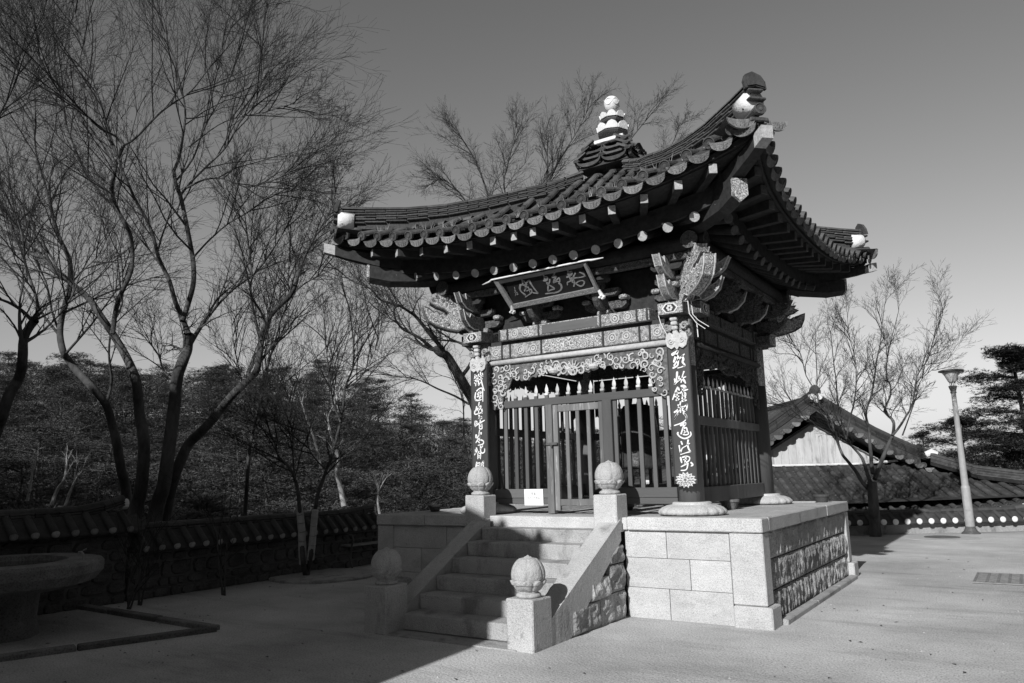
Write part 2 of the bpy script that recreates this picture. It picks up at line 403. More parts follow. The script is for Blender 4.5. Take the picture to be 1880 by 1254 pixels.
for (z0,z1),js in zip(rows,((Y0+.24,-1.0,.35,Y1-.22),(Y0+.24,-.3,1.1,Y1-.22),(Y0+.24,-1.2,.5,Y1-.22))):
    for i in range(len(js)-1):
        a=.036 if z0<.6 else .026
        pobj('rough_block',block((sx-.25,js[i]+G_,z0+.004),(sx,js[i+1]-G_,z1-.004),amp=a,nx=46,nz=12,face='x',sgn=1,seed=z0*5+i*3,chisel=True),'rough')
for (z0,z1) in rows:    # left and back sides
    for i in range(3):
        y_=lerp(Y0+.2,Y1-.2,i/3); y2=lerp(Y0+.2,Y1-.2,(i+1)/3)
        pobj('wall_block',block((X0+.06,y_+G_,z0),(X0+.26,y2-G_,z1),amp=.01,nx=6,nz=3,face='x',sgn=-1),'granite')
        x_=lerp(X0+.3,X1-.3,i/3); x2=lerp(X0+.3,X1-.3,(i+1)/3)
        pobj('wall_block',block((x_+G_,Y1-.26,z0),(x2-G_,Y1-.06,z1),amp=.01,nx=6,nz=3,face='y',sgn=1),'granite')
for (a,b) in (((2.106,Y0-.002,.218),(X1,Y0+.235,.95)),((X0,Y0-.002,.0),(X0+.3,Y0+.235,.95)),((X1-.2,Y1-.21,.218),(X1,Y1,.95)),((X0,Y1-.25,0),(X0+.25,Y1,.95))):
    m_=MB(); m_.cbox(a,b,.01); pobj('corner_pier',m_,'granite2' if a[1]>0 else 'granite')
m_=MB(); m_.cbox((2.112,Y0-.045,-.02),(X1+.055,Y0+.29,.214),.014); pobj('pier_base',m_,'granite')
m_=MB(); m_.cbox((X1-.22,Y1-.26,-.02),(X1+.07,Y1+.045,.214),.014); pobj('pier_base',m_,'granite2')
for y,y2 in ((-1.78,-.4),(-.395,.9),(.905,2.12)):
    m_=MB(); m_.cbox((X1+.0,y,-.03),(X1+.11,y2,.05),.01,jit=.004); pobj('footing_kerb',m_,'granite_step')
# ---------------------------------------------------------------- staircase
st=thing('stone_staircase','granite stair of six steps with sloped cheek slabs, climbing to the pavilion door','staircase',(-.17,-3,0))
def sobj(name,mb,mats,**k):
    o=obj(name,mb,mats,st,**k); o.location=(.17,3,0); return o
NS=[(-3.87,.178),(-3.58,.335),(-3.29,.497),(-3.0,.66),(-2.70,.822),(-2.41,.968)]
for i,(y,z) in enumerate(NS):
    yb=NS[i+1][0]+.04 if i<5 else Y0-.02
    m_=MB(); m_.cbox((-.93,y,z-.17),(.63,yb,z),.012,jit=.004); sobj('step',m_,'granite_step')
m_=MB(); m_.box((-.92,-3.3,0),(.62,-2.14,.3)); sobj('core',m_,'mortar')
m_=MB(); m_.cbox((-1.05,-4.15,-.02),(.72,-3.9,.012),.01,jit=.004); sobj('bottom_slab',m_,'granite_step')
def cheek(x0,x1):
    # sloped slab
    yA,yB=-3.86,-2.2; zA,zB=.20,1.075
    pol=[(yA,-.0),(yA,zA),(yB,zB),(yB,zB-.23),(yA+.44,0.0)]
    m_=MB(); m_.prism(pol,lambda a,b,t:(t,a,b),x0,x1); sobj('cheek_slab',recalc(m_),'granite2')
    for i,(y0,y1,z0,z1) in enumerate(((-3.38,-2.75,0,.27),(-2.745,-2.14,0,.30),(-2.95,-2.52,.275,.5),(-2.515,-2.14,.305,.60),(-2.5,-2.14,.605,.8))):
        sl=(zB-zA)/(yB-yA)
        pol=[(y0,z0),(y1,z0),(y1,min(z1,zB-.235+sl*(y1-yB))),(y0+0.0,max(z0+.01,min(z1,zB-.235+sl*(y0-yB))))]
        # keep under the slab
        m_=MB(); nx=10
        mb_=block((x0+.03,y0+.004,z0+.003),(x1-.012,y1-.004,z1-.003),amp=.035,nx=14,nz=8,face='x',sgn=1,seed=i*7.7)
        mb_.v=[(a,b,min(c,zB-.24+sl*(b-yB)-.001)) for a,b,c in mb_.v]
        sobj('rough_block',mb_,'rough')
cheek(.64,.89); cheek(-1.19,-.94)
# ---------------------------------------------------------------- lotus newel posts
def bud_mesh():
    mb=MB(); prof=[(.10,0),(.118,.008),(.122,.022),(.112,.036),(.095,.042)]
    mb.lathe(prof,32)
    # cup of lower petals, then the closed bud with six overlapping upper petals
    prof=[]; n=64; K=54
    for i in range(K+1):
        t=i/K; z=.04+t*.335; 
        r=.160*math.sqrt(max(0,1-((z-.205)/.175)**2)) if z>.05 else .09
        if z<.12: r=max(r*.93,.085)
        prof.append((max(r,.004),z))
    def fn(r,z,a,i):
        if z<.165:
            q=(a*9/(2*PI))%1; ed=abs(q-.5)*2
            top=.160-.038*ed**2.5
            if z<top: r=r+.017*(1-ed**5)*(1 if z>.06 else .3)+.005
        else:
            q=(a*6/(2*PI)+ .25*0)%1; ed=abs(q-.5)*2
            r=r+ .010*(1-ed**7)-.005
            if z>.36: r=r*.6
        return r,z
    mb.lathe(prof,96,fn=fn); mb.lathe([(.03,.366),(.018,.377),(.003,.388)],12)
    return mb
budme=mesh(bud_mesh(),'lotus_bud',['granite2'],True)
def newel(x0,x1,y0,y1,z0,z1,label,mt='granite_post',sc=1,rz=0):
    cx_,cy_=(x0+x1)/2,(y0+y1)/2
    t=thing('newel_post',label,'stone post',(cx_,cy_,z0),0,'lotus bud posts of the stair'); w,d=(x1-x0)/2,(y1-y0)/2
    m_=MB(); m_.cbox((-w,-d,0),(w,d,z1-z0),.012,jit=.004); obj('post',m_,mt,t)
    b=ob('lotus_bud',budme,t,(0,0,z1-z0),rz,scale=(sc,sc,sc))
newel(.60,.90,-4.12,-3.77,-.02,.46,'sunlit stone post with lotus bud at the foot of the stair, right side')
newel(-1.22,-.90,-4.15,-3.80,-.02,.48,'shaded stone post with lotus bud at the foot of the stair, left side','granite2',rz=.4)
newel(.575,.875,-2.25,-1.96,.935,1.36,'sunlit stone post with lotus bud at the top of the stair, right side','granite',1.02,rz=.2)
newel(-1.30,-1.0,-2.26,-1.97,.93,1.36,'stone post with lotus bud at the top of the stair, lower half in shade','granite',1.0,rz=.9)
# ================================================================ BELL PAVILION (square, hip roof); all parts in world coordinates, repeated on four sides by turning about the centre
pv=thing('bell_pavilion','tile-roofed bell pavilion with upturned eaves and painted beams on a granite platform','pavilion')
q90=PI/2
CX=1.485
def four(name,me,ks=(0,1,2,3),**k):
    return [ob(name,me,pv,rz=i*q90,**k) for i in ks]
# column stones and columns
def petal(r,z,a,i):
    if 0<z<.125 and r>.2:
        q=(a*18/(2*PI))%1; ed=abs(q-.5)*2; r=r*(1+.045*(1-ed**3)-.02)
    return r,z
mb=MB(); mb.lathe([(.30,0),(.375,.012),(.392,.035),(.385,.06),(.35,.09),(.29,.115),(.235,.125),(.23,.13),(.225,.15),(.205,.155)],108,fn=petal)
lme=mesh(mb,'lotus_base',['granite'],True)
mb=MB()
for z0,z1,m in((1.24,2.86,0),(2.86,3.58,1)):
    mb.tube([(0,0,z0),(0,0,(z0+z1)/2),(0,0,z1)],[.152,.15,.148] if m==0 else .149,28,m)
cme=mesh(mb,'column',['wood','dan'],True)
for sx_,sy_ in((1,-1),(-1,-1),(1,1),(-1,1)):
    ob('lotus_base',lme,pv,(sx_*CX,sy_*CX,1.095)); ob('column',cme,pv,(sx_*CX,sy_*CX,0))
# beams (front; turned for the other sides)
mb=MB(); mb.cbox((-1.34,-1.59,3.215),(1.34,-1.43,3.41),.012); four('lower_beam',mesh(mb,'lower_beam',['danfine']),(0,)); four('lower_beam',mesh(mb,'lower_beam',['danmute']),(1,2,3))  # side and back beams get the darker copy, standing for their shade
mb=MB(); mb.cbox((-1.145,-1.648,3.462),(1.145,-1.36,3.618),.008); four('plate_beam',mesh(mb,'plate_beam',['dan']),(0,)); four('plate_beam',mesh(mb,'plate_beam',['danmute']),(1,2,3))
mb=MB(); mb.box((-1.34,-1.56,3.40),(1.34,-1.45,3.47)); four('spacer_board',mesh(mb,'spacer_board',['dark']))
# bare wood and band panels on the sunny face of the plate and lower beams
for x0,x1,mt in((-.42,.42,'worn'),):
    mb=MB(); mb.cbox((x0,-1.656,3.478),(x1,-1.640,3.602),.003); four('beam_panel',mesh(mb,'beam_panel',['woodh']),(0,))
    mb=MB(); mb.cbox((x0-.03,-1.600,3.225),(x1+.03,-1.588,3.40),.003); four('beam_panel',mesh(mb,'beam_panel',['danbig']),(0,))
for x in(-1.12,-.98,-.47,.47,.98,1.12):
    mb=MB(); mb.box((x-.012,-1.662,3.47),(x+.012,-1.640,3.612)); mb.box((x-.012,-1.604,3.218),(x+.012,-1.586,3.408)); four('band_strip',mesh(mb,'band_strip',['dark']),(0,1))
def ring2(mb,c,r,w,nrm='y',m=0,n=14,y=0,dy=.008):
    V=[];F=[]
    for j in range(n):
        a=2*PI*j/n
        for rr in(r,r-w): V.append((c[0]+rr*cos(a),y,c[1]+rr*sin(a)))
    for j in range(n): F.append((2*j,2*j+1,(2*j+3)%(2*n),(2*j+2)%(2*n)))
    k=len(V); V+=[(a,b-dy,c_) for a,b,c_ in V]; F+=[tuple(i+k for i in f[::-1]) for f in F]
    F+=[(2*j,(2*j+2)%(2*n),k+(2*j+2)%(2*n),k+2*j) for j in range(n)]
    mb.add(V,F,m)
mb=MB(); ring2(mb,(0,0),.060,.011,y=0); PR=mesh(recalc(mb),'painted_ring',['scroll'])
mb=MB(); ring2(mb,(0,0),.030,.014,y=0); PR2=mesh(recalc(mb),'painted_ring',['scroll'])
for x in(-.86,-.68,.68,.86):
    for m_ in(PR,PR2): ob('painted_ring',m_,pv,(x,-1.648,3.54))
for x in(-1.22,-.8,-.6,.6,.8,1.22):
    for m_ in(PR,PR2): ob('painted_ring',m_,pv,(x,-1.59,3.31))
# protruding plate-beam ends with six-pointed flower
for s_ in(-1,1):
    mb=MB(); mb.cbox((s_*CX-.16,-1.80,3.465),(s_*CX+.16,-1.33,3.612),.008)
    me_=mesh(mb,'beam_end',['danmute'])
    four('beam_end',me_)
    mb=MB(); c=(s_*CX,3.538)
    mb.box((c[0]-.155,-1.806,3.468),(c[0]+.155,-1.798,3.609),1)
    mb.add([(c[0]+a,-1.812,c[1]+b) for a,b in((-.105,0),(-.055,.058),(.055,.058),(.105,0),(.055,-.058),(-.055,-.058))],[(0,1,2,3,4,5)],0)
    mb.add([(c[0]+a*.78,-1.816,c[1]+b*.78) for a,b in((-.105,0),(-.055,.058),(.055,.058),(.105,0),(.055,-.058),(-.055,-.058))],[(0,1,2,3,4,5)],2)
    for k in range(6):
        a=k*PI/3; mb.lathe([(.012,0),(.004,.002)],7,(0,0,0),0) if False else None
        V=[(c[0]+.026*cos(a)+.016*cos(j*PI/3),-1.820,c[1]+.026*sin(a)+.016*sin(j*PI/3)) for j in range(6)]; mb.add(V,[tuple(range(6))],0)
    for ks in ((0,1) if s_>0 else (0,1)):
        ob('flower_panel',mesh(mb,'flower_panel',['ivory','dan','dark']),pv,rz=ks*q90)
# round moulding and carved fringe
mb=MB(); mb.tube([(-1.34,-1.585,3.165),(1.34,-1.585,3.165)],.037,10); four('moulding_rod',mesh(mb,'moulding_rod',['ivory'],True),(0,)); four('moulding_rod',mesh(mb,'moulding_rod',['soffit'],True),(1,2,3))  # rods on the unlit sides coloured dark in place of shade
def spiral(mb,cx_,cz,r,dirn,y,w=.011,turns=1.4,a0=0,m=0,ry=.012):
    pts=[];rr=[]
    for i in range(15):
        t=i/14; a=a0+dirn*turns*2*PI*t; q=r*(1-.82*t)
        pts.append((cx_+q*cos(a),y-.01*t,cz+q*sin(a))); rr.append(w*(1-.45*t))
    mb.tube(pts,rr,5,m)
def fringe(seed):
    rr=random.Random(seed); mb=MB()
    # backing board outline: scalloped lower edge
    top=3.13; pts=[(-1.335,top),(1.335,top)]
    low=[]
    N_=60
    def base(x):
        ax=abs(x)
        if ax>1.13: return 2.55+.03*sin(x*40)
        if ax>1.0: return lerp(2.86,2.70,(ax-1.0)/.13)
        return 2.93-.04*cos(x*PI*2.6)-.03*math.exp(-((ax-.25)/.1)**2)
    x=1.335
    while x>-1.335:
        b=base(x); low.append((x,b+.034*abs(sin(x*27))-.02+rr.uniform(-.006,.006))); x-=.03
    poly=pts+low+[(-1.335,base(-1.3))]
    mb.prism(poly,lambda a,b,t:(a,t,b),-1.568,-1.540,0); recalc(mb)
    # scrolls
    for x in [i*.1-1.26 for i in range(26)]:
        b=base(x); 
        for k in range(2 if abs(x)<1.0 else 7):
            z=b+.035+k*.082+rr.uniform(-.015,.02)
            if z>3.1: break
            spiral(mb,x+rr.uniform(-.035,.035),z,rr.uniform(.035,.072),rr.choice((-1,1)),-1.572-rr.uniform(0,.012),a0=rr.uniform(0,6.28),w=rr.uniform(.009,.015),turns=rr.uniform(.7,1.5),m=1)
    for x,z,s_ in((0,2.93,.07),):
        spiral(mb,x,z,.075,1,-1.58,m=1); 
        for k in range(7): a=PI*(k+.5)/7; mb.tube([(x+.06*cos(a),-1.58,z+.03+.05*sin(a)),(x+.13*cos(a),-1.585,z+.03+.13*sin(a))],[.012,.006],5,1)
    # two creature-like cloud forms beside the middle jewel
    for s_ in(-1,1):
        mb.lathe([(.01,-.05),(.06,-.03),(.075,0),(.055,.03),(.01,.045)],12,(s_*.3,-1.57,2.97),1)
        for k in range(6): spiral(mb,s_*(.2+.05*k),2.99+.04*sin(k*2.1),.035,s_,-1.59,m=1,a0=k)
    return mb
fm=fringe(3); fme=mesh(fm,'carved_fringe',['fringe','scroll']); ob('carved_fringe',fme,pv)
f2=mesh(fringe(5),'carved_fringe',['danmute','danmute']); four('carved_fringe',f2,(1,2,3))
# ---------------------------------------------------------------- palisade between the columns
def tip(mb,x,y,z):
    mb.cbox((x-.027,y-.022,z-.012),(x+.027,y+.022,z+.018),.004,1)
    prof=[(.014,.018),(.022,.03),(.027,.055),(.024,.08),(.012,.115),(.001,.145)]
    V=[];F=[]
    for r,h in prof:
        for sx_,sy_ in((-1,0),(0,-1),(1,0),(0,1)): V.append((x+sx_*r,y+sy_*r*.6,z+h))
    for i in range(len(prof)-1):
        for j in range(4): F.append((i*4+j,i*4+(j+1)%4,(i+1)*4+(j+1)%4,(i+1)*4+j))
    mb.add(V,F,1)
def picket(z0,z1,w=.027,d=.017,tp=True):
    mb=MB(); mb.cbox((-w,-d,z0),(w,d,z1-.012),.004); 
    if tp: tip(mb,0,0,z1)
    return mb
pk_full=mesh(picket(1.41,2.665),'picket',['wood','ivory']); pk_top=mesh(picket(2.60,2.665),'picket',['wood','ivory'])
FYp=-1.50
for i in range(15):
    x=-1.14+.1687*i; 
    ob('picket',pk_top if -.5<x<.5 else pk_full,pv,(x,FYp,R.uniform(-.006,.006)))
mb=MB(); mb.cbox((-1.335,-1.545,2.522),(1.335,-1.470,2.622),.006); obj('top_rail',mb,'woodh',pv)
for a,b in((-1.335,-.45),(.53,1.335)):
    mb=MB(); mb.cbox((a,-1.55,1.30),(b,-1.47,1.42),.006); obj('low_rail',mb,'woodh',pv)
    mb=MB(); mb.cbox((a,-1.545,1.222),(b,-1.475,1.297),.006); obj('low_rail',mb,'woodh',pv)
for a,b,z0 in((-.455,-.355,1.1),(.395,.525,1.1)):
    mb=MB(); mb.cbox((a,-1.575,z0),(b,-1.47,2.525),.006); obj('door_post',mb,'worn' if a<0 else 'wood',pv)
dr=ob('door',None,pv); dr.empty_display_size=.1
def dpart(name,a,b,mt='worn'):
    mb=MB(); mb.cbox(a,b,.005); o=obj(name,mb,mt,dr)
dpart('door_stile',(-.35,-1.56,1.14),(-.275,-1.51,2.515)); dpart('door_stile',(.335,-1.56,1.14),(.392,-1.51,2.515))
dpart('door_rail',(-.275,-1.555,2.42),(.335,-1.515,2.51)); dpart('door_rail',(-.275,-1.555,1.2),(.335,-1.515,1.285))
dp=mesh((lambda m:(m.cbox((-.026,-.016,1.285),(.026,.016,2.42),.004),m)[1])(MB()),'door_bar',['worn'])
for x in(-.14,.018,.178): ob('door_bar',dp,dr,(x,-1.535,0))
mb=MB(); mb.cbox((-.45,-1.595,1.985),(-.275,-1.572,2.02),.004); mb.tube([(-.36,-1.60,1.99),(-.36,-1.60,1.96)],.012,8); obj('latch',mb,'iron',dr)
mb=MB(); mb.cbox((-1.335,-1.54,2.17),(1.335,-1.465,2.28),.006); four('top_rail',mesh(mb,'top_rail',['wood']),(1,2,3))
mb=MB(); mb.cbox((-1.335,-1.545,1.222),(1.335,-1.465,1.412),.006); four('low_rail',mesh(mb,'low_rail',['wood']),(1,2,3))
for k in(1,2,3):
    for i in range(15):
        x=-1.18+.1687*i; ob('picket',pk_full,pv,tuple(Matrix.Rotation(k*q90,3,'Z')@Vector((x,-1.50,R.uniform(-.008,.008)))),rz=k*q90)
# ---------------------------------------------------------------- bracket tier above the plate
mb=MB()
mb.box((-1.5,-1.44,3.618),(1.5,-1.40,4.18))
four('bracket_panel',mesh(mb,'bracket_panel',['soffit']),(0,1,2,3))
mb=MB()
mb.tube([(-2.0,-1.85,4.275),(2.0,-1.85,4.275)],.10,18,0,mcap=1); four('purlin',mesh(mb,'purlin',['soffit','endmute'],False))
mb=MB(); mb.cbox((-1.95,-1.90,4.09),(1.95,-1.80,4.175),.01); four('purlin_board',mesh(mb,'purlin_board',['danmute']))
mb=MB()
ring2(mb,(0,0),.105,.016,y=0,n=20)
V=[]
for j in range(8):
    a=j*PI/4; r=.075 if j%2==0 else .03; V.append((r*cos(a),-.004,r*sin(a)))
mb.add(V,[tuple(range(8))],0); rosme=mesh(recalc(mb),'purlin_rosette',['danmute'])
for k in range(4):
    for s_ in(-1,1): ob('purlin_rosette',rosme,pv,tuple(Matrix.Rotation(k*q90,3,'Z')@Vector((s_*1.85,-2.006,4.275))),rz=k*q90)
# carved tongues standing out from the wall
TONG=[(0,3.64),(.18,3.64),(.24,3.68),(.34,3.665),(.46,3.70),(.55,3.78),(.60,3.90),(.55,3.86),(.50,3.84),(.53,3.90),(.46,3.90),(.52,3.96),(.57,4.05),(.48,4.02),(.44,4.0),(.47,4.07),(.40,4.05),(.42,4.14),(.34,4.10),(.3,4.17),(0,4.17)]
LOW=[(0,3.62),(.10,3.62),(.13,3.66),(.22,3.645),(.33,3.68),(.42,3.76),(.47,3.90),(.40,3.83),(.33,3.80),(.30,3.86),(.22,3.84),(0,3.86)]
def tongue(poly,rz_,org,th=.05,m=0,edge=None):
    mb=MB(); d=Vector((cos(rz_),sin(rz_),0)); s_=Vector((-sin(rz_),cos(rz_),0))
    n=len(poly); ca=sum(a for a,b in poly)/n; cb=sum(b for a,b in poly)/n; V=[]; LV=((-th,.90),(-th*.55,1.0),(th*.55,1.0),(th,.90))
    for t,sc in LV:
        for i,(a,b) in enumerate(poly):
            pa,pb=poly[i-1],poly[(i+1)%n]; nx_,ny_=(pb[1]-pa[1]),-(pb[0]-pa[0]); l_=math.hypot(nx_,ny_) or 1
            q=0 if sc==1 else -.013; aa,bb_=a+nx_/l_*q,b+ny_/l_*q
            V.append(Vector((org[0],org[1],0))+d*aa+s_*t+Vector((0,0,bb_)))
    F=[tuple(range(n))[::-1],tuple(range(3*n,4*n))]
    for k_ in range(3): F+=[(k_*n+i,k_*n+(i+1)%n,(k_+1)*n+(i+1)%n,(k_+1)*n+i) for i in range(n)]
    mb.add(V,F,m)
    return recalc(mb)
for k in range(4):
    for x in(-.5,.5):
        t=tongue([(a*(.72 if k==0 else 1),b) for a,b in TONG],-PI/2,(x,-1.44),.045); 
        o=obj('bracket_tongue',t,'danmute',pv); o.rotation_euler=(0,0,k*q90)
        # pale painted lower edge of the tongue
        e=MB(); pts=[(x,-1.44-a,b-.004) for a,b in TONG[3:7]]; e.tube(pts,[.014,.014,.013,.004],6); o=obj('tongue_edge',e,'scroll',pv) if k==1 else None
        if o: o.rotation_euler=(0,0,k*q90)
# bearing blocks and boat-shaped cross arms
def arm(x,y,z,L_,h=.10,w=.05):
    mb=MB(); poly=[(-L_,z+h),(-L_,z+h*.45),(-L_*.8,z),(L_*.8,z),(L_,z+h*.45),(L_,z+h)]
    mb.prism(poly,lambda a,b,t:(x+a,y+t,b),-w,w); return recalc(mb)
for x in(-1.485,-.5,.5,1.485):
    mb=MB(); mb.cbox((x-.11,-1.60,3.62),(x+.11,-1.40,3.70),.02); four('bearing_block',mesh(mb,'bearing_block',['dan']))
    four('bracket_arm',mesh(arm(x,-1.50,3.70,.30),'bracket_arm',['danmute']))
    four('bracket_arm',mesh(arm(x,-1.60,3.86,.24,.09),'bracket_arm',['danmute']))
    four('bracket_arm',mesh(arm(x,-1.80,4.0,.20,.08),'bracket_arm',['soffit']))
    for dx in(-.27,.27):
        mb=MB(); mb.cbox((x+dx-.055,-1.60,3.80),(x+dx+.055,-1.46,3.86),.016); four('small_block',mesh(mb,'small_block',['dan']))
# corner carvings: open-mouthed dragon head on the diagonal, side tongues beside it
HEAD=[(0,3.64),(.12,3.64),(.20,3.70),(.30,3.655),(.44,3.68),(.60,3.73),(.72,3.80),(.78,3.92),(.80,4.02),(.72,3.99),(.64,3.93),(.60,3.95),(.55,3.90),(.50,3.93),(.47,3.88),(.43,3.92),(.50,3.98),(.60,4.01),(.70,4.07),(.62,4.09),(.66,4.14),(.56,4.13),(.60,4.20),(.50,4.22),(.38,4.17),(.28,4.08),(.18,3.98),(.10,3.92),(0,3.92)]
for k in range(4):
    a=-PI/4; 
    for th,mt in((.075,'carved'),):
        t=tongue(HEAD,a,(1.56,-1.56),th); 
        d=Vector((cos(a),sin(a),0)); s_=Vector((-d.y,d.x,0)); B=Vector((1.56,-1.56,0))
        for sd in(-1,1):
            for (r,z,q) in((.40,4.07,.035),(.52,4.10,.028),(.25,3.80,.05),(.45,3.76,.04),(.62,3.82,.035),(.14,3.84,.04)):
                c=B+d*r+s_*sd*.075; n=10
                t.lathe([(q,-.015),(q*.8,.015),(q*.2,.025)],8,(0,0,0)) if False else None
                pts=[]; 
                for j in range(12):
                    u=j/11; an=u*1.5*2*PI; rr_=q*(1-.75*u); pts.append(c+d*rr_*cos(an)+Vector((0,0,z+rr_*sin(an)))+s_*sd*.006)
                t.tube(pts,[.011*(1-.4*j/11) for j in range(12)],5)
        for sd in(-1,1):
            for r in(.52,.58,.64): t.tube([B+d*r+s_*sd*.05+Vector((0,0,3.93+.08*(r-.5))),B+d*(r+.01)+s_*sd*.05+Vector((0,0,3.89))],[.014,.003],5)
        o=obj('corner_carving',t,'danbig',pv); o.rotation_euler=(0,0,k*q90)
        if k<2 or k==3:
            t=MB()
            for sd in(-1,1):
                pts=[B+d*r+s_*sd*.068+Vector((0,0,z)) for r,z in HEAD]; t.tube(pts+[pts[0]],.011,5,cap=False)
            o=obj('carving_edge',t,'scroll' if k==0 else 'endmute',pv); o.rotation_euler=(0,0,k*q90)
    for an,org in((-PI/2,(1.485,-1.58)),(0,(1.58,-1.485))):
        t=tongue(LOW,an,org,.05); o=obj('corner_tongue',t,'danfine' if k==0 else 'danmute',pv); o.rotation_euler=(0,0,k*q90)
        UP=[(0,3.9),(.25,3.9),(.4,3.93),(.5,4.0),(.57,4.13),(.48,4.08),(.40,4.05),(.42,4.13),(.3,4.1),(.2,4.16),(0,4.16)]
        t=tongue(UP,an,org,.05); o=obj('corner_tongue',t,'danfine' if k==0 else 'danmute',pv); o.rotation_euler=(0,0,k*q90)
        if k in(0,3):
            dd_=Vector((cos(an),sin(an),0)); ss_=Vector((-sin(an),cos(an),0)); t=MB()
            for P_ in(LOW,UP):
                for sd in(-1,1): t.tube([Vector((org[0],org[1],0))+dd_*a+ss_*sd*.043+Vector((0,0,b)) for a,b in P_[1:-1]],.009,5,cap=False)
            o=obj('carving_edge',t,'scroll',pv); o.rotation_euler=(0,0,k*q90)
# column-head carvings under the beam ends (front pair sunlit)
for sx_ in(-1,1):
    mb=MB()
    for i in range(5):
        z=3.42-.055*i; mb.cbox((sx_*CX-.045+.004*i,-1.74+.012*i,z-.024),(sx_*CX+.045-.004*i,-1.66,z+.024),.012)
    obj('head_carving',mb,'scroll',pv)
    for s2 in(-1,1):
        mb=MB(); spiral(mb,sx_*CX+s2*.11,3.33,.05,s2,-1.66,m=0,w=.02); spiral(mb,sx_*CX+s2*.14,3.24,.04,-s2,-1.64,m=0,w=.016)
        mb.cbox((sx_*CX+s2*.11-.03,-1.62,3.2),(sx_*CX+s2*.11+.05,-1.52,3.42),.01); obj('head_carving',mb,'carved',pv)
mb=MB(); mb.box((-1.42,-1.42,3.95),(1.42,1.42,3.98)); obj('shade_ceiling',mb,'dark',pv)  # plane added overhead to keep the interior dark
# ---------------------------------------------------------------- rafters
def E1(t): a=abs(t)/2.6; return (2.27+.21*a**4, 4.275+.22*a**2.2)
def E2(t): a=abs(t)/2.9; return (2.71+.22*a**4, 4.53+.27*a**2.2)
def EF(t): a=abs(t)/3.0; return (2.86+.26*a**4, 4.68+.30*a**2.0)
TR=[.15,.45,.76,1.07,1.39,1.72,2.06,2.38]; TS=[.14,.46,.83,1.22,1.63,2.05,2.46]
for sgn in(-1,1):
    for t in TR:
        y,z=E1(t)
        if t<1.2: inn=Vector((sgn*t,-1.2,z+(y-1.2)*.44))
        else:
            f=(t-1.2)/1.4; inn=Vector((sgn*(1.2+.25*f),-1.2-.25*f,4.72+.0*f))
        e=Vector((sgn*t,-y,z)); d=(e-inn).normalized()
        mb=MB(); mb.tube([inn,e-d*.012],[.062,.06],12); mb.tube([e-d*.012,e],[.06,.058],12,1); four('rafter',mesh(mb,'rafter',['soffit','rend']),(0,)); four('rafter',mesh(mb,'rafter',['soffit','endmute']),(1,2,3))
    for t in TS:
        y,z=E2(t); 
        if t<1.2: inn=Vector((sgn*t,-1.95,z+.06))
        else:
            f=(t-1.2)/1.4; inn=Vector((sgn*(t*.80-.0),-2.0-.12*f,z+.05-.05*f))
        e=Vector((sgn*t,-y,z)); d=(e-inn); L_=d.length; an=math.atan2(d.y,d.x); el=math.asin(d.z/L_)
        mb=MB(); b=MB(); b.cbox((0,-.045,-.055),(L_-.012,.045,.055),.004); b.cbox((L_-.012,-.043,-.052),(L_,.043,.052),.003,1)
        mb.join(b,Matrix.Translation(inn)@Matrix.Rotation(an,4,'Z')@Matrix.Rotation(-el,4,'Y'))
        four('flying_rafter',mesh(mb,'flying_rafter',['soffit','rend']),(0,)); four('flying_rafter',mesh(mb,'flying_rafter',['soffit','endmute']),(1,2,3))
def strip(fn0,fn1,T,name,mt,two=True):
    mb=MB(); n=24
    for i in range(n+1):
        s_=-1+2*i/n; mb.v+= [fn0(s_*T),fn1(s_*T)]
    mb.f=[(2*i,2*i+1,2*i+3,2*i+2) for i in range(n)]; mb.m=[0]*n
    return four(name,mesh(mb,name,[mt]))
def curvebar(fn,T,w,h,name,mt,ks=(0,1,2,3)):
    mb=MB(); n=30
    for i in range(n+1):
        t=-T+2*T*i/n; x,y,z=fn(t); mb.v+=[(x,y-w/2,z-h/2),(x,y+w/2,z-h/2),(x,y+w/2,z+h/2),(x,y-w/2,z+h/2)]
    for i in range(n):
        for j in range(4): mb.f.append((i*4+j,i*4+(j+1)%4,i*4+4+(j+1)%4,i*4+4+j))
    mb.f.append((0,1,2,3)); mb.f.append((4*n+3,4*n+2,4*n+1,4*n)); mb.m=[0]*len(mb.f); recalc(mb)
    return four(name,mesh(mb,name,[mt]),ks)
# soffit boards over the round rafters, over the flying rafters
strip(lambda t:(t,-E1(t)[0]+.0,E1(t)[1]+.068),lambda t:(t*.45,-1.12,4.275+.07+.45*1.13+.0),2.55,'soffit_board','soffit')
strip(lambda t:(t,-E2(t)[0],E2(t)[1]+.062),lambda t:(t*.74,-E1(t*.74)[0]+.12,E1(t*.74)[1]+.32),2.95,'soffit_board','soffit')
curvebar(lambda t:(t,-E1(t)[0]+.02,E1(t)[1]+.125),2.5,.05,.15,'eave_lath','soffit')
curvebar(lambda t:(t,-E1(t)[0]+.02,E1(t)[1]+.235),2.55,.035,.07,'eave_lath','soffit')
curvebar(lambda t:(t,-E2(t)[0]+.03,E2(t)[1]+.085),2.93,.06,.05,'eave_lath','soffit')
curvebar(lambda t:(t,-EF(t)[0]+.14,EF(t)[1]-.055),3.02,.05,.06,'eave_lath','soffit')
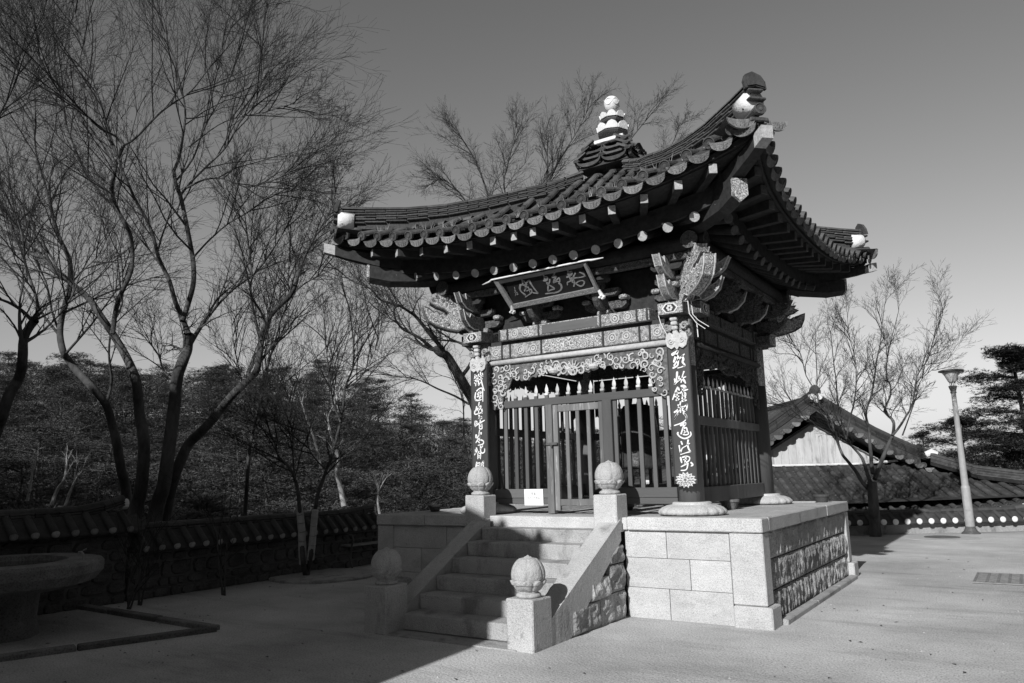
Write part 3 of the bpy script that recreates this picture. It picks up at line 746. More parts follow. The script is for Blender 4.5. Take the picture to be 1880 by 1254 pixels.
# corner rafters
def sweep(pts,w,h,mt_end=1,endlen=.02,hexa=False):
    mb=MB(); sec=[(-w,-h),(w,-h),(w,h),(-w,h)] if not hexa else [(0,-h),(w,-h*.45),(w,h),(-w,h),(-w,-h*.45)]
    n=len(sec); d=Vector((1,-1,0)).normalized(); s_=Vector((1,1,0)).normalized()
    for q_ in pts:
        r,z=q_[:2]; k_=q_[2] if len(q_)>2 else 1
        for a,b in sec: p=d*(r*math.sqrt(2))+s_*a*k_+Vector((0,0,z+b*k_)); mb.v.append(tuple(p))
    for i in range(len(pts)-1):
        for j in range(n): mb.f.append((i*n+j,i*n+(j+1)%n,(i+1)*n+(j+1)%n,(i+1)*n+j)); mb.m.append(1 if i==len(pts)-2 else 0)
    mb.f.append(tuple(range(n))); mb.m.append(0); k=(len(pts)-1)*n; mb.f.append(tuple(k+j for j in range(n))); mb.m.append(1); return recalc(mb)
four('corner_rafter',mesh(sweep([(1.0,4.72),(1.6,4.52),(2.1,4.43),(2.45,4.42),(2.66,4.47),(2.685,4.475)],.085,.125,hexa=True),'corner_rafter',['soffit','danbig']))
four('corner_flying_rafter',mesh(sweep([(2.0,4.60),(2.5,4.65,.95),(2.9,4.76,.75),(3.06,4.82,.66),(3.10,4.835,.62)],.08,.09),'corner_flying_rafter',['soffit','scroll']))
mb=sweep([(3.00,4.80,.92),(3.01,4.805,.92),(3.105,4.835,.88),(3.11,4.835,.88)],.068,.075); mb.m=[0]*len(mb.m); four('rafter_cap',mesh(mb,'rafter_cap',['rend']))
# ---------------------------------------------------------------- roof
PM=[(.25,6.17),(.5,5.98),(1.0,5.57),(1.5,5.23),(2.0,4.99),(2.4,4.84),(2.86,4.68),(3.2,4.57)]
HM=[(.25,6.17),(.77,5.84),(1.1,5.64),(1.4,5.49),(1.94,5.30),(2.3,5.19),(2.6,5.12),(3.0,5.06),(3.3,5.05)]
def H(x,y):
    m=max(abs(x),abs(y),.01); n=min(abs(x),abs(y))/m
    a=interp(PM,m); b=interp(HM,m); 
    return a+(b-a)*n**2.4
ROW=.262
def rowdata(i):
    x=(i-10.5)*ROW; y0=EF(x)[0]; y1=max(abs(x)+.03,.3); return x,y0,y1
# eave disc tile and its tube; local +Y runs up the roof
def halftube(L_,r,n=7,disc=False,taper=.0):
    mb=MB(); 
    for k,(y,rr) in enumerate(((0,r),(L_,r*(1-taper)))):
        for j in range(n+1):
            a=PI*j/n; mb.v.append((rr*cos(a),y,rr*sin(a)))
    mb.f=[(j,j+1,n+2+j,n+1+j) for j in range(n)]; mb.m=[0]*n
    mb.f.append(tuple(range(n+1))[::-1]); mb.m.append(1 if disc else 0)
    recalc(mb)
    return mb
def eavetile():
    mb=halftube(.30,.060,8); 
    for a in range(len(mb.f)-1,-1,-1):
        if len(mb.f[a])>4: mb.f.pop(a); mb.m.pop(a)
    N_=18; r=.062
    V=[]
    for rr_,yy in((r,.03),(r,-.010),(r*.86,-.012),(r*.80,-.002)): V+=[(rr_*cos(2*PI*j/N_),yy,rr_*sin(2*PI*j/N_)) for j in range(N_)]
    F=[(a*N_+j,a*N_+(j+1)%N_,(a+1)*N_+(j+1)%N_,(a+1)*N_+j) for a in range(3) for j in range(N_)]+[tuple(3*N_+j for j in range(N_)),tuple(j for j in range(N_))[::-1]]
    q=MB(); q.add(V,F,1); q.lathe([(.022,0),(.018,.006),(.004,.008)],8) if False else None
    recalc(q); q.m=[2 if len(f)>4 else 1 for f in q.f]; mb.join(q)
    mb.add([(.022*cos(PI*j/3),-.009,.022*sin(PI*j/3)) for j in range(6)],[tuple(range(6))],1)
    return mb
ETILE=mesh(eavetile(),'eave_tile',['tile','face','tiled'])
CTILE=mesh(halftube(.30,.058,7,taper=.06),'convex_tile',['tile'])
def lip():
    """hanging crescent face at the low end of a concave tile, with a strip of the tile behind"""
    mb=MB(); n=12; w=ROW/2-.008
    top=[];bot=[]
    for j in range(n+1):
        u=-1+2*j/n; top.append((u*w,-.030-.022*(1-u*u)+.0)); bot.append((u*w,-.034-.100*math.sqrt(max(0,1-u*u))-.004))
    V=[(a,0.0,b) for a,b in top]+[(a,-.012,b) for a,b in bot]; F=[(j,j+1,n+2+j,n+1+j) for j in range(n)]
    V+=[(a,.02,b) for a,b in top]+[(a,.008,b) for a,b in bot]; k=2*n+2
    F+=[tuple(i+k for i in f)[::-1] for f in F]; F+=[(n+1+j,n+2+j,k+n+2+j,k+n+1+j) for j in range(n)]
    mb.add(V,F,1)
    V=[(a,0,b) for a,b in top]+[(a,.30,b+.0) for a,b in top]; mb.add(V,[(j,j+1,n+2+j,n+1+j) for j in range(n)],0)
    # ribs on the face
    for u in(-.5,-.17,.17,.5): mb.add([(u*w-.003,-.014,-.06),(u*w+.003,-.014,-.06),(u*w*.8+.003,-.018,-.11),(u*w*.8-.003,-.018,-.11)],[(0,1,2,3)],1)
    return mb
LIP=mesh(lip(),'lip_tile',['tile','tileface'])
def tilemat(x,y,k,dy=.30,zoff=.0,yaw=0,wob=0):
    z0=H(x,y)+zoff; z1=H(x,y+dy)+zoff; pitch=math.atan2(z1-z0,dy)
    return Matrix.Rotation(k*q90,4,'Z')@Matrix.Translation((x,y,z0))@Matrix.Rotation(pitch+wob,4,'X')@Matrix.Rotation(yaw,4,'Y')
def put(name,me,M_,par=pv):
    o=bpy.data.objects.new(name,me); COL.objects.link(o); o.parent=par; o.matrix_local=M_; return o
for k in range(4):
    cha=MB(); rest=MB()
    for i in range(22):
        x,y0,y1=rowdata(i)
        put('eave_tile',ETILE,tilemat(x,-y0-.01,k,zoff=.022,yaw=R.uniform(-.10,.10),wob=R.uniform(-.06,.06)))
        y=-y0+.26; 
        while y<-y1-.05:
            M_=tilemat(x+R.uniform(-.007,.007),y,k,wob=R.uniform(-.03,.03),yaw=R.uniform(-.04,.04)); 
            if k in(0,1): put('convex_tile',CTILE,M_)
            else: rest.join(halftube(.30,.064,5),M_)
            y+=.275
    for i in range(23):
        x=(i-11)*ROW; y0=EF(x)[0]
        put('lip_tile',LIP,tilemat(x,-y0-.012,k,zoff=.012+R.uniform(-.007,.007),yaw=R.uniform(-.08,.08),wob=R.uniform(-.12,.12)))
        # overlapping concave tiles up the channel
        y=-y0+.05; w=ROW/2-.004
        while y<-max(abs(x),.3):
            z0=H(x,y)-.028; z1=H(x,y+.14)-.045
            V=[]
            for yy_,zz in((y,z0),(y,z0-.016),(y+.15,z1)):
                for u in(-1,-.5,0,.5,1): V.append((x+u*w,yy_,zz-.030*(1-u*u)))
            V=[tuple(Matrix.Rotation(k*q90,3,'Z')@Vector(v)) for v in V]
            cha.add(V,[(j,j+1,6+j,5+j) for j in range(4)]+[(j,j+1,11+j,10+j) for j in range(4)])
            y+=.13
    o=obj('concave_tiles',cha,'tile',pv); o['kind']='stuff'
    if rest.v: o=obj('convex_tiles',rest,'tile',pv); o['kind']='stuff'
# roof bed under the tiles (closed, so the sky never shows through)
mb=MB(); n=22
for k in range(4):
    base=len(mb.v)
    for i in range(n+1):
        s_=-1+2*i/n
        for j in range(9):
            q=j/8; T=s_*3.05; ye=EF(T)[0]-.05; m=lerp(ye,.25,q); x=s_*lerp(3.02,.25,q)
            if abs(x)>m: x=m*(1 if x>0 else -1)
            p=Matrix.Rotation(k*q90,3,'Z')@Vector((x,-m,H(x,m)-.075)); mb.v.append(tuple(p))
    for i in range(n):
        for j in range(8):
            a=base+i*9+j; mb.f.append((a,a+9,a+10,a+1)); mb.m.append(0)
obj('roof_bed',mb,'dark',pv)
# hip ridges: five courses of flat tiles, rounded cover tiles on top, end face
ZR=[(.30,6.27),(.77,5.99),(.93,5.94),(1.4,5.74),(1.9,5.575),(2.3,5.50),(2.87,5.462),(3.0,5.475)]
def rbox(L_,w,h):
    mb=MB(); mb.cbox((0,-w/2,0),(L_,w/2,h),.008); return mb
RT=[mesh(rbox(.295,.20-.012*c,.027),'ridge_tile',['ridge']) for c in range(5)]
cv=halftube(.30,.085,7); cv2=MB(); cv2.join(cv,Matrix.Rotation(-q90,4,'Z')@Matrix.Scale(.62,4,(0,0,1))); CVR=mesh(cv2,'ridge_cover',['ridge'])
for k in range(4):
    rg=ob('hip_ridge',None,pv,rz=k*q90-PI/4); rg.empty_display_size=.1
    r=.38*1.414; R1=2.93*1.414
    off=0
    while r<R1:
        r2=min(r+.30,R1+.02); za=interp(ZR,r/1.414); zb=interp(ZR,r2/1.414); pit=math.atan2(zb-za,r2-r); 
        sc=(r2-r)/.298
        thick=.19+.10*max(0,(r/1.414-1.8)/1.1)
        for c in range(5):
            zc=za-.045-(5-c)*thick/6
            dx=(c%2)*.14
            if r+dx>R1: continue
            o=put('ridge_tile',RT[c],Matrix.Translation((r+dx if r+dx+.3<R1+.25 else r,R.uniform(-.004,.004),zc+(math.tan(pit)*dx)+R.uniform(-.002,.002)))@Matrix.Rotation(-pit,4,'Y')@Matrix.Rotation(R.uniform(-.02,.02),4,'Z')@Matrix.Scale(sc,4,(1,0,0)),rg)
        put('ridge_cover',CVR,Matrix.Translation((r,0,za-.05))@Matrix.Rotation(-pit,4,'Y')@Matrix.Scale(sc,4,(1,0,0)),rg)
        r=r2
    core=MB(); rr_=.38*1.414; pts=[]
    while rr_<R1-.05: pts.append((rr_,interp(ZR,rr_/1.414))); rr_+=.2
    N0=len(pts)
    for a,z in pts:
        core.v+=[(a,-.06,z-.34),(a,.06,z-.34),(a,.06,z-.04),(a,-.06,z-.04)]
    for i in range(N0-1):
        for j in range(4): core.f.append((i*4+j,i*4+(j+1)%4,i*4+4+(j+1)%4,i*4+4+j)); core.m.append(0)
    core.f+=[(0,1,2,3),(4*N0-1,4*N0-2,4*N0-3,4*N0-4)]; core.m+=[0,0]; obj('ridge_core',recalc(core),'tiled',rg)
    # white lime ball, upright end face, corner discs
    b=MB(); b.tube([(R1-.16,0,5.255),(R1+.03,0,5.262),(R1+.07,0,5.263)],[.125,.125,.10],20); obj('lime_end',b,'lime',rg,smooth=True)
    b=MB(); pol=[(-.115,0),(-.12,.09),(-.085,.17),(0,.215),(.085,.17),(.12,.09),(.115,0),(0,.03)]
    b.prism(pol,lambda a,c,t:(R1+.10+t-.25*c,a,5.36+c),-.02,.02); 
    b.prism([(p*.8,.02+q*.8) for p,q in pol],lambda a,c,t:(R1+.10+t-.25*c,a,5.36+c),-.0,.035); obj('end_tile',recalc(b),'tiled',rg)
    put('eave_tile',ETILE,Matrix.Translation((R1+.16,0,5.12))@Matrix.Rotation(q90,4,'Z')@Matrix.Rotation(-.12,4,'X'),rg)
    for a_ in(-1,1):
        put('lip_tile',LIP,Matrix.Translation((R1+.10,a_*.185,5.085))@Matrix.Rotation(q90+a_*.12,4,'Z')@Matrix.Rotation(-.05,4,'X')@Matrix.Scale(1.2,4),rg)
    b=MB(); b.cbox((R1-.5,-.10,5.0),(R1+.14,.10,5.045),.01); obj('corner_bed',b,'tile',rg)
# ---------------------------------------------------------------- finial
fn_=ob('finial',None,pv); fn_.empty_display_size=.1
W0=.47
m_=MB(); m_.lathe([(.30,0),(.34,.1),(.30,.36)],4,(0,0,6.2)); obj('neck',m_,'tiled',fn_)
mb=MB(); n=12; w=.205; pol=[(-w,.02)]+[(-w*cos(PI*q/n),-.10*sin(PI*q/n)) for q in range(0,n+1)]+[(w,.02)]+[(w*.92*cos(PI*q/n),.0-.045*sin(PI*q/n)) for q in range(0,n+1)]
mb.prism(pol,lambda a,b,t:(a,t-.18*b,b),-.022,.022); 
m2=MB(); m2.add([(-w,-.01,.01),(w,-.01,.01),(w*.8,.2,.09),(-w*.8,.2,.09)],[(0,1,2,3)]); recalc(mb); mb.join(m2); FL=mesh(mb,'skirt_tile',['ridge'])
for k in range(4):
    for tier in range(3):
        z=6.34+tier*.105; ext=.455-.045*tier; sc=(1-.11*tier)
        for i in range(2):
            put('skirt_tile',FL,Matrix.Rotation(k*q90,4,'Z')@Matrix.Translation(((i-.5)*.43*sc,-ext,z))@Matrix.Scale(sc,4,(1,0,0)),fn_)
        for i in range(3):
            put('cover_tile',CTILE,Matrix.Rotation(k*q90,4,'Z')@Matrix.Translation(((i-1)*.43*sc,-ext-.015,z+.005))@Matrix.Rotation(.5,4,'X')@Matrix.Scale(.8,4),fn_)
m_=MB(); m_.lathe([(.60,0),(.28,.42),(.26,.46)],4,(0,0,6.22)); m_.v=[tuple(Matrix.Rotation(PI/4,3,'Z')@Vector(v)) for v in m_.v]; obj('tile_core',m_,'tiled',fn_)
m_=MB(); m_.cbox((-.30,-.30,6.64),(.30,.30,6.70),.008); obj('square_slab',m_,'lime',fn_)
m_=MB(); m_.cbox((-.15,-.15,6.70),(.15,.15,6.75),.008); obj('square_slab',m_,'lime',fn_)
def octier(zr,r,h):
    a=MB(); a.lathe([(r*.40,zr-.10),(r*.45,zr-.06),(r*.93,zr-.035),(r,zr-.01),(r,zr+.02),(r*.5,zr+.035)],8); obj('octagon_tier',a,'tiled',fn_)
    b=MB()
    for j in range(8):
        an=2*PI*(j+.5)/8; d=Vector((cos(an),sin(an),0)); s_=Vector((-d.y,d.x,0)); w=r*.37
        prof=[(-1,0),(-.98,.45),(-.6,.85),(0,1.05),(.6,.85),(.98,.45),(1,0)]
        V=[];c=Vector((0,0,zr+.02))+d*r*.84
        for t in(0,.035):
            for u,v in prof: V.append(c+s_*u*w+Vector((0,0,v*h))+d*(t+v*.02))
        F=[tuple(range(7)),tuple(range(13,6,-1))]+[(i,(i+1)%7,7+(i+1)%7,7+i) for i in range(7)]
        b.add(V,F)
    b.lathe([(r*.55,zr+.02),(r*.42,zr+h*.9),(r*.30,zr+h*1.15)],12); obj('lotus_tier',recalc(b),'lime',fn_)
octier(6.86,.245,.12); octier(7.085,.185,.09)
m_=MB(); m_.lathe([(.10,6.70),(.10,6.78)],8); m_.lathe([(.055,7.18),(.05,7.26)],12); obj('neck',m_,'lime',fn_)
m_=MB(); m_.lathe([(.05,0),(.075,.012),(.104,.05),(.118,.10),(.12,.15),(.108,.195),(.075,.235),(.03,.25)],28,(0,0,7.255)); 
for s_ in(-1,1):
    pts=[(.119*cos(a),.119*sin(a),7.39+.055*s_*sin(a*3)) for a in [2*PI*j/30 for j in range(31)]]; m_.tube(pts,.006,4,cap=False)
obj('jewel',m_,'lime',fn_,smooth=True)
# dry weeds rooted between roof tiles
m_=MB()
for i in range(46):
    x=R.uniform(-2.6,2.6); y=-(EF(x)[0]-R.uniform(.05,.7)); 
    if abs(x)>abs(y)-.1: continue
    for j in range(4):
        p=Vector((x+R.uniform(-.02,.02),y,H(x,y)+.02)); q=p+Vector((R.uniform(-.05,.05),R.uniform(-.05,.05),R.uniform(.06,.16))); s_=Vector((.003,0,0)); m_.add([p-s_,p+s_,q],[(0,1,2)])
o=obj('dry_weeds',m_,'dryweed',pv); o['kind']='stuff'
RIGHT_STROKES=[[0.0298,[1.452,2.98],[1.496,3.003],[1.525,3.017],[1.505,2.975],[1.468,2.893]],[0.0254,[1.494,2.969],[1.524,2.945],[1.521,2.891],[1.511,2.845],[1.456,2.82]],[0.0184,[1.468,2.849],[1.518,2.905],[1.563,2.941],[1.604,2.971]],[0.0238,[1.574,2.954],[1.589,2.911],[1.576,2.879],[1.602,2.842],[1.591,2.827]],[0.0139,[1.598,2.833],[1.555,2.82],[1.512,2.814]],[0.0239,[1.502,2.768],[1.496,2.724],[1.485,2.671]],[0.0211,[1.465,2.687],[1.47,2.652],[1.458,2.626]],[0.0197,[1.461,2.626],[1.509,2.662],[1.539,2.68],[1.603,2.701]],[0.0182,[1.523,2.715],[1.513,2.669]],[0.0167,[1.587,2.766],[1.566,2.718],[1.543,2.639]],[0.0237,[1.567,2.677],[1.586,2.649],[1.595,2.628]],[0.021,[1.497,2.586],[1.466,2.531],[1.425,2.447]],[0.0182,[1.507,2.575],[1.513,2.548]],[0.0183,[1.458,2.519],[1.507,2.515]],[0.0182,[1.483,2.53],[1.484,2.436]],[0.0183,[1.455,2.478],[1.505,2.478]],[0.021,[1.467,2.434],[1.506,2.444]],[0.0237,[1.54,2.596],[1.575,2.596],[1.595,2.574],[1.553,2.571]],[0.0195,[1.521,2.514],[1.564,2.537],[1.618,2.549]],[0.0181,[1.556,2.571],[1.556,2.517]],[0.0181,[1.548,2.505],[1.587,2.512],[1.581,2.469],[1.542,2.465]],[0.0167,[1.547,2.488],[1.582,2.492]],[0.0167,[1.563,2.517],[1.564,2.417]],[0.0195,[1.541,2.448],[1.587,2.455]],[0.0236,[1.539,2.419],[1.592,2.425]],[0.0181,[1.521,2.41],[1.508,2.368],[1.489,2.349]],[0.021,[1.487,2.376],[1.524,2.346]],[0.0211,[1.436,2.292],[1.487,2.322],[1.524,2.346],[1.559,2.351],[1.602,2.374]],[0.0181,[1.499,2.335],[1.47,2.277],[1.431,2.216]],[0.0181,[1.508,2.321],[1.513,2.287]],[0.0152,[1.552,2.345],[1.535,2.306],[1.591,2.309]],[0.0179,[1.599,2.371],[1.589,2.322],[1.547,2.278],[1.576,2.244],[1.577,2.201]],[0.0152,[1.561,2.266],[1.583,2.238],[1.573,2.199],[1.519,2.163],[1.426,2.138]],[0.0168,[1.474,2.272],[1.454,2.246],[1.431,2.214]],[0.0236,[1.503,2.134],[1.567,2.157],[1.537,2.116],[1.504,2.038]],[0.0152,[1.535,2.096],[1.571,2.104],[1.582,2.067],[1.594,2.034],[1.565,2.022],[1.527,2.027]],[0.011,[1.541,2.076],[1.563,2.049]],[0.011,[1.539,2.043],[1.575,2.068]],[0.0181,[1.47,2.053],[1.459,2.041],[1.484,2.006],[1.535,1.981],[1.584,1.989],[1.623,2.019],[1.619,2.052]],[0.018,[1.498,1.947],[1.51,1.913]],[0.0166,[1.471,1.902],[1.475,1.856],[1.482,1.816]],[0.0125,[1.482,1.816],[1.507,1.868],[1.55,1.892],[1.6,1.923]],[0.0192,[1.585,1.962],[1.575,1.911],[1.585,1.858],[1.604,1.832]],[0.0123,[1.607,1.828],[1.544,1.814],[1.481,1.797]],[0.0207,[1.479,1.764],[1.489,1.705]],[0.0152,[1.5,1.764],[1.549,1.775],[1.589,1.761],[1.576,1.722],[1.523,1.698]],[0.0151,[1.545,1.769],[1.53,1.704],[1.55,1.691],[1.479,1.657]],[0.0124,[1.512,1.737],[1.553,1.742]],[0.015,[1.564,1.697],[1.55,1.639],[1.525,1.617],[1.476,1.615]],[0.0204,[1.602,1.702],[1.621,1.676],[1.603,1.663]]]
LEFT_STROKES=[[0.0198,[-1.488,3.014],[-1.501,2.939],[-1.508,2.952]],[0.0198,[-1.488,3.005],[-1.458,2.99]],[0.0183,[-1.508,2.945],[-1.454,2.959]],[0.0228,[-1.477,2.967],[-1.479,2.857]],[0.0198,[-1.501,2.895],[-1.451,2.916]],[0.0197,[-1.423,3.018],[-1.439,2.964],[-1.429,2.901],[-1.43,2.859],[-1.395,2.898]],[0.0167,[-1.447,2.977],[-1.348,2.992]],[0.0167,[-1.455,2.934],[-1.364,2.945]],[0.0196,[-1.394,3.043],[-1.386,2.959],[-1.366,2.865],[-1.334,2.777]],[0.0181,[-1.362,3.024],[-1.352,2.98]],[0.0212,[-1.481,2.759],[-1.494,2.698],[-1.487,2.649]],[0.0197,[-1.465,2.779],[-1.419,2.809],[-1.367,2.807],[-1.361,2.713],[-1.361,2.628]],[0.0166,[-1.451,2.732],[-1.42,2.766],[-1.383,2.751],[-1.444,2.719]],[0.0166,[-1.412,2.778],[-1.419,2.656]],[0.0166,[-1.459,2.696],[-1.391,2.715],[-1.399,2.679]],[0.0212,[-1.483,2.661],[-1.453,2.647],[-1.385,2.654]],[0.0196,[-1.423,2.62],[-1.435,2.566]],[0.0211,[-1.469,2.562],[-1.486,2.503],[-1.501,2.498],[-1.494,2.455],[-1.373,2.477]],[0.0166,[-1.463,2.526],[-1.394,2.569],[-1.41,2.522],[-1.463,2.513]],[0.0209,[-1.38,2.52],[-1.374,2.465]],[0.0165,[-1.432,2.566],[-1.437,2.469]],[0.0225,[-1.434,2.439],[-1.412,2.413],[-1.382,2.411],[-1.435,2.382]],[0.021,[-1.408,2.418],[-1.435,2.384],[-1.383,2.393]],[0.0181,[-1.496,2.363],[-1.504,2.321],[-1.494,2.285]],[0.0166,[-1.488,2.36],[-1.466,2.349],[-1.478,2.308]],[0.0211,[-1.49,2.296],[-1.421,2.329],[-1.338,2.363]],[0.018,[-1.409,2.382],[-1.413,2.346]],[0.018,[-1.421,2.32],[-1.426,2.257],[-1.382,2.254],[-1.384,2.315]],[0.015,[-1.418,2.286],[-1.385,2.288]],[0.0135,[-1.423,2.236],[-1.435,2.179],[-1.425,2.131],[-1.43,2.083]],[0.0253,[-1.401,2.196],[-1.398,2.177]],[0.0255,[-1.484,2.17],[-1.489,2.134]],[0.0165,[-1.47,2.121],[-1.443,2.156],[-1.425,2.131],[-1.463,2.097],[-1.49,2.062]],[0.015,[-1.463,2.085],[-1.427,2.056]],[0.0179,[-1.407,2.097],[-1.366,2.081],[-1.36,2.05],[-1.39,2.034],[-1.453,2.025]],[0.021,[-1.484,1.99],[-1.473,1.954],[-1.496,1.925],[-1.516,1.896]],[0.0165,[-1.503,1.967],[-1.5,1.919]],[0.0178,[-1.412,2.011],[-1.41,1.94],[-1.385,1.915],[-1.347,1.931],[-1.343,1.973]],[0.0148,[-1.375,2.015],[-1.409,1.975]],[0.0164,[-1.44,1.941],[-1.459,1.912],[-1.461,1.84]],[0.0164,[-1.433,1.911],[-1.411,1.91],[-1.42,1.839]],[0.0134,[-1.456,1.882],[-1.419,1.881]],[0.0119,[-1.456,1.861],[-1.419,1.863]],[0.0224,[-1.48,1.794],[-1.492,1.746],[-1.504,1.705]],[0.0164,[-1.477,1.77],[-1.428,1.786],[-1.437,1.71]],[0.0134,[-1.474,1.746],[-1.432,1.757]],[0.0177,[-1.365,1.808],[-1.395,1.773],[-1.396,1.709]],[0.0162,[-1.365,1.808],[-1.37,1.708]],[0.0118,[-1.392,1.756],[-1.369,1.761]]]
SIGN_STROKES=[[0.0216,[-0.323,-0.071],[-0.331,-0.121],[-0.354,-0.143]],[0.0256,[-0.371,-0.134],[-0.405,-0.187],[-0.403,-0.24],[-0.364,-0.293]],[0.0191,[-0.342,-0.146],[-0.284,-0.156],[-0.287,-0.129],[-0.303,-0.087]],[0.0228,[-0.278,-0.125],[-0.219,-0.099],[-0.217,-0.142],[-0.197,-0.224],[-0.169,-0.301]],[0.0164,[-0.17,-0.304],[-0.207,-0.294],[-0.242,-0.281]],[0.0192,[-0.353,-0.236],[-0.318,-0.202],[-0.278,-0.19],[-0.272,-0.224],[-0.243,-0.235],[-0.255,-0.272],[-0.304,-0.297],[-0.377,-0.324]],[0.0153,[-0.32,-0.176],[-0.288,-0.181],[-0.336,-0.212]],[0.0128,[-0.321,-0.241],[-0.284,-0.235],[-0.278,-0.269]],[0.0208,[0.014,-0.046],[0.016,-0.082],[0.031,-0.11]],[0.0368,[0.01,-0.112],[0.045,-0.106],[0.025,-0.141],[-0.009,-0.141]],[0.0183,[0.079,-0.138],[0.051,-0.19],[0.016,-0.178],[0.022,-0.211]],[0.0209,[0.031,-0.206],[0.008,-0.247],[-0.013,-0.298]],[0.0186,[-0.013,-0.298],[0.045,-0.286],[0.093,-0.281],[0.068,-0.245],[0.035,-0.213]],[0.0204,[0.195,-0.052],[0.16,-0.089],[0.125,-0.121]],[0.0267,[0.127,-0.115],[0.18,-0.112],[0.154,-0.145]],[0.0206,[0.148,-0.144],[0.114,-0.195],[0.157,-0.171],[0.219,-0.145],[0.209,-0.194]],[0.0159,[0.114,-0.195],[0.17,-0.186],[0.202,-0.205]],[0.0242,[0.185,-0.215],[0.206,-0.244],[0.193,-0.293],[0.14,-0.328],[0.056,-0.34]],[0.016,[0.083,-0.338],[0.019,-0.333],[-0.066,-0.328]],[0.0212,[0.383,-0.038],[0.373,-0.079],[0.388,-0.107]],[0.0355,[0.36,-0.114],[0.418,-0.094],[0.391,-0.132],[0.332,-0.153]],[0.0199,[0.464,-0.121],[0.425,-0.158],[0.398,-0.196]],[0.0413,[0.404,-0.179],[0.384,-0.232]],[0.0178,[0.365,-0.165],[0.359,-0.214],[0.31,-0.224],[0.296,-0.26]],[0.0237,[0.403,-0.216],[0.401,-0.254],[0.376,-0.293]],[0.0153,[0.428,-0.183],[0.501,-0.19],[0.577,-0.186]],[0.0209,[0.577,-0.186],[0.571,-0.154],[0.527,-0.121]],[0.0142,[0.416,-0.263],[0.463,-0.24],[0.52,-0.238],[0.543,-0.26]],[0.0199,[0.543,-0.26],[0.518,-0.294],[0.474,-0.311],[0.443,-0.293],[0.416,-0.263]],[0.0091,[-0.477,-0.154],[-0.484,-0.186]],[0.0104,[-0.496,-0.197],[-0.482,-0.213],[-0.51,-0.228]],[0.0091,[-0.481,-0.227],[-0.519,-0.28]],[0.0091,[-0.471,-0.235],[-0.471,-0.268],[-0.492,-0.268]]]
# ================================================================ THINGS HUNG ON THE PAVILION
def stroke_mesh(STR,f3,dz=.006,sc=1.0):
    """brush strokes as raised flat ribbons with tapered, rounded ends"""
    mb=MB()
    for st_ in STR:
        w=st_[0]*.50*sc; pts=[Vector((a,b)) for a,b in st_[1:]]
        # smooth (Catmull-Rom)
        Q=[]
        for i in range(len(pts)-1):
            p0=pts[max(i-1,0)];p1=pts[i];p2=pts[i+1];p3=pts[min(i+2,len(pts)-1)]
            for j in range(4):
                t=j/4; Q.append(.5*((2*p1)+(p2-p0)*t+(2*p0-5*p1+4*p2-p3)*t*t+(3*p1-p0-3*p2+p3)*t**3))
        Q.append(pts[-1]); n=len(Q); L=[];Rr=[]
        d0=(Q[1]-Q[0]).normalized(); d1=(Q[-1]-Q[-2]).normalized()
        Q=[Q[0]-d0*w*.6]+Q+[Q[-1]+d1*w*.7]; n=len(Q)
        for i in range(n):
            d=(Q[min(i+1,n-1)]-Q[max(i-1,0)]); 
            if d.length<1e-6: d=Vector((1,0))
            d.normalize(); s_=Vector((-d.y,d.x)); t=i/(n-1)
            ww=w*(.45 if i in(0,n-1) else 1)*(1.12-.35*t+.12*sin(t*9+w*900))
            L.append(Q[i]+s_*ww); Rr.append(Q[i]-s_*ww)
        V=[f3(p.x,p.y,dz) for p in L]+[f3(p.x,p.y,dz) for p in Rr]+[f3(p.x,p.y,0) for p in L]+[f3(p.x,p.y,0) for p in Rr]
        F=[]
        for i in range(n-1):
            F+=[(i,i+1,n+i+1,n+i),(i,2*n+i,2*n+i+1,i+1),(n+i,n+i+1,3*n+i+1,3*n+i)]
        mb.add(V,F)
    return mb
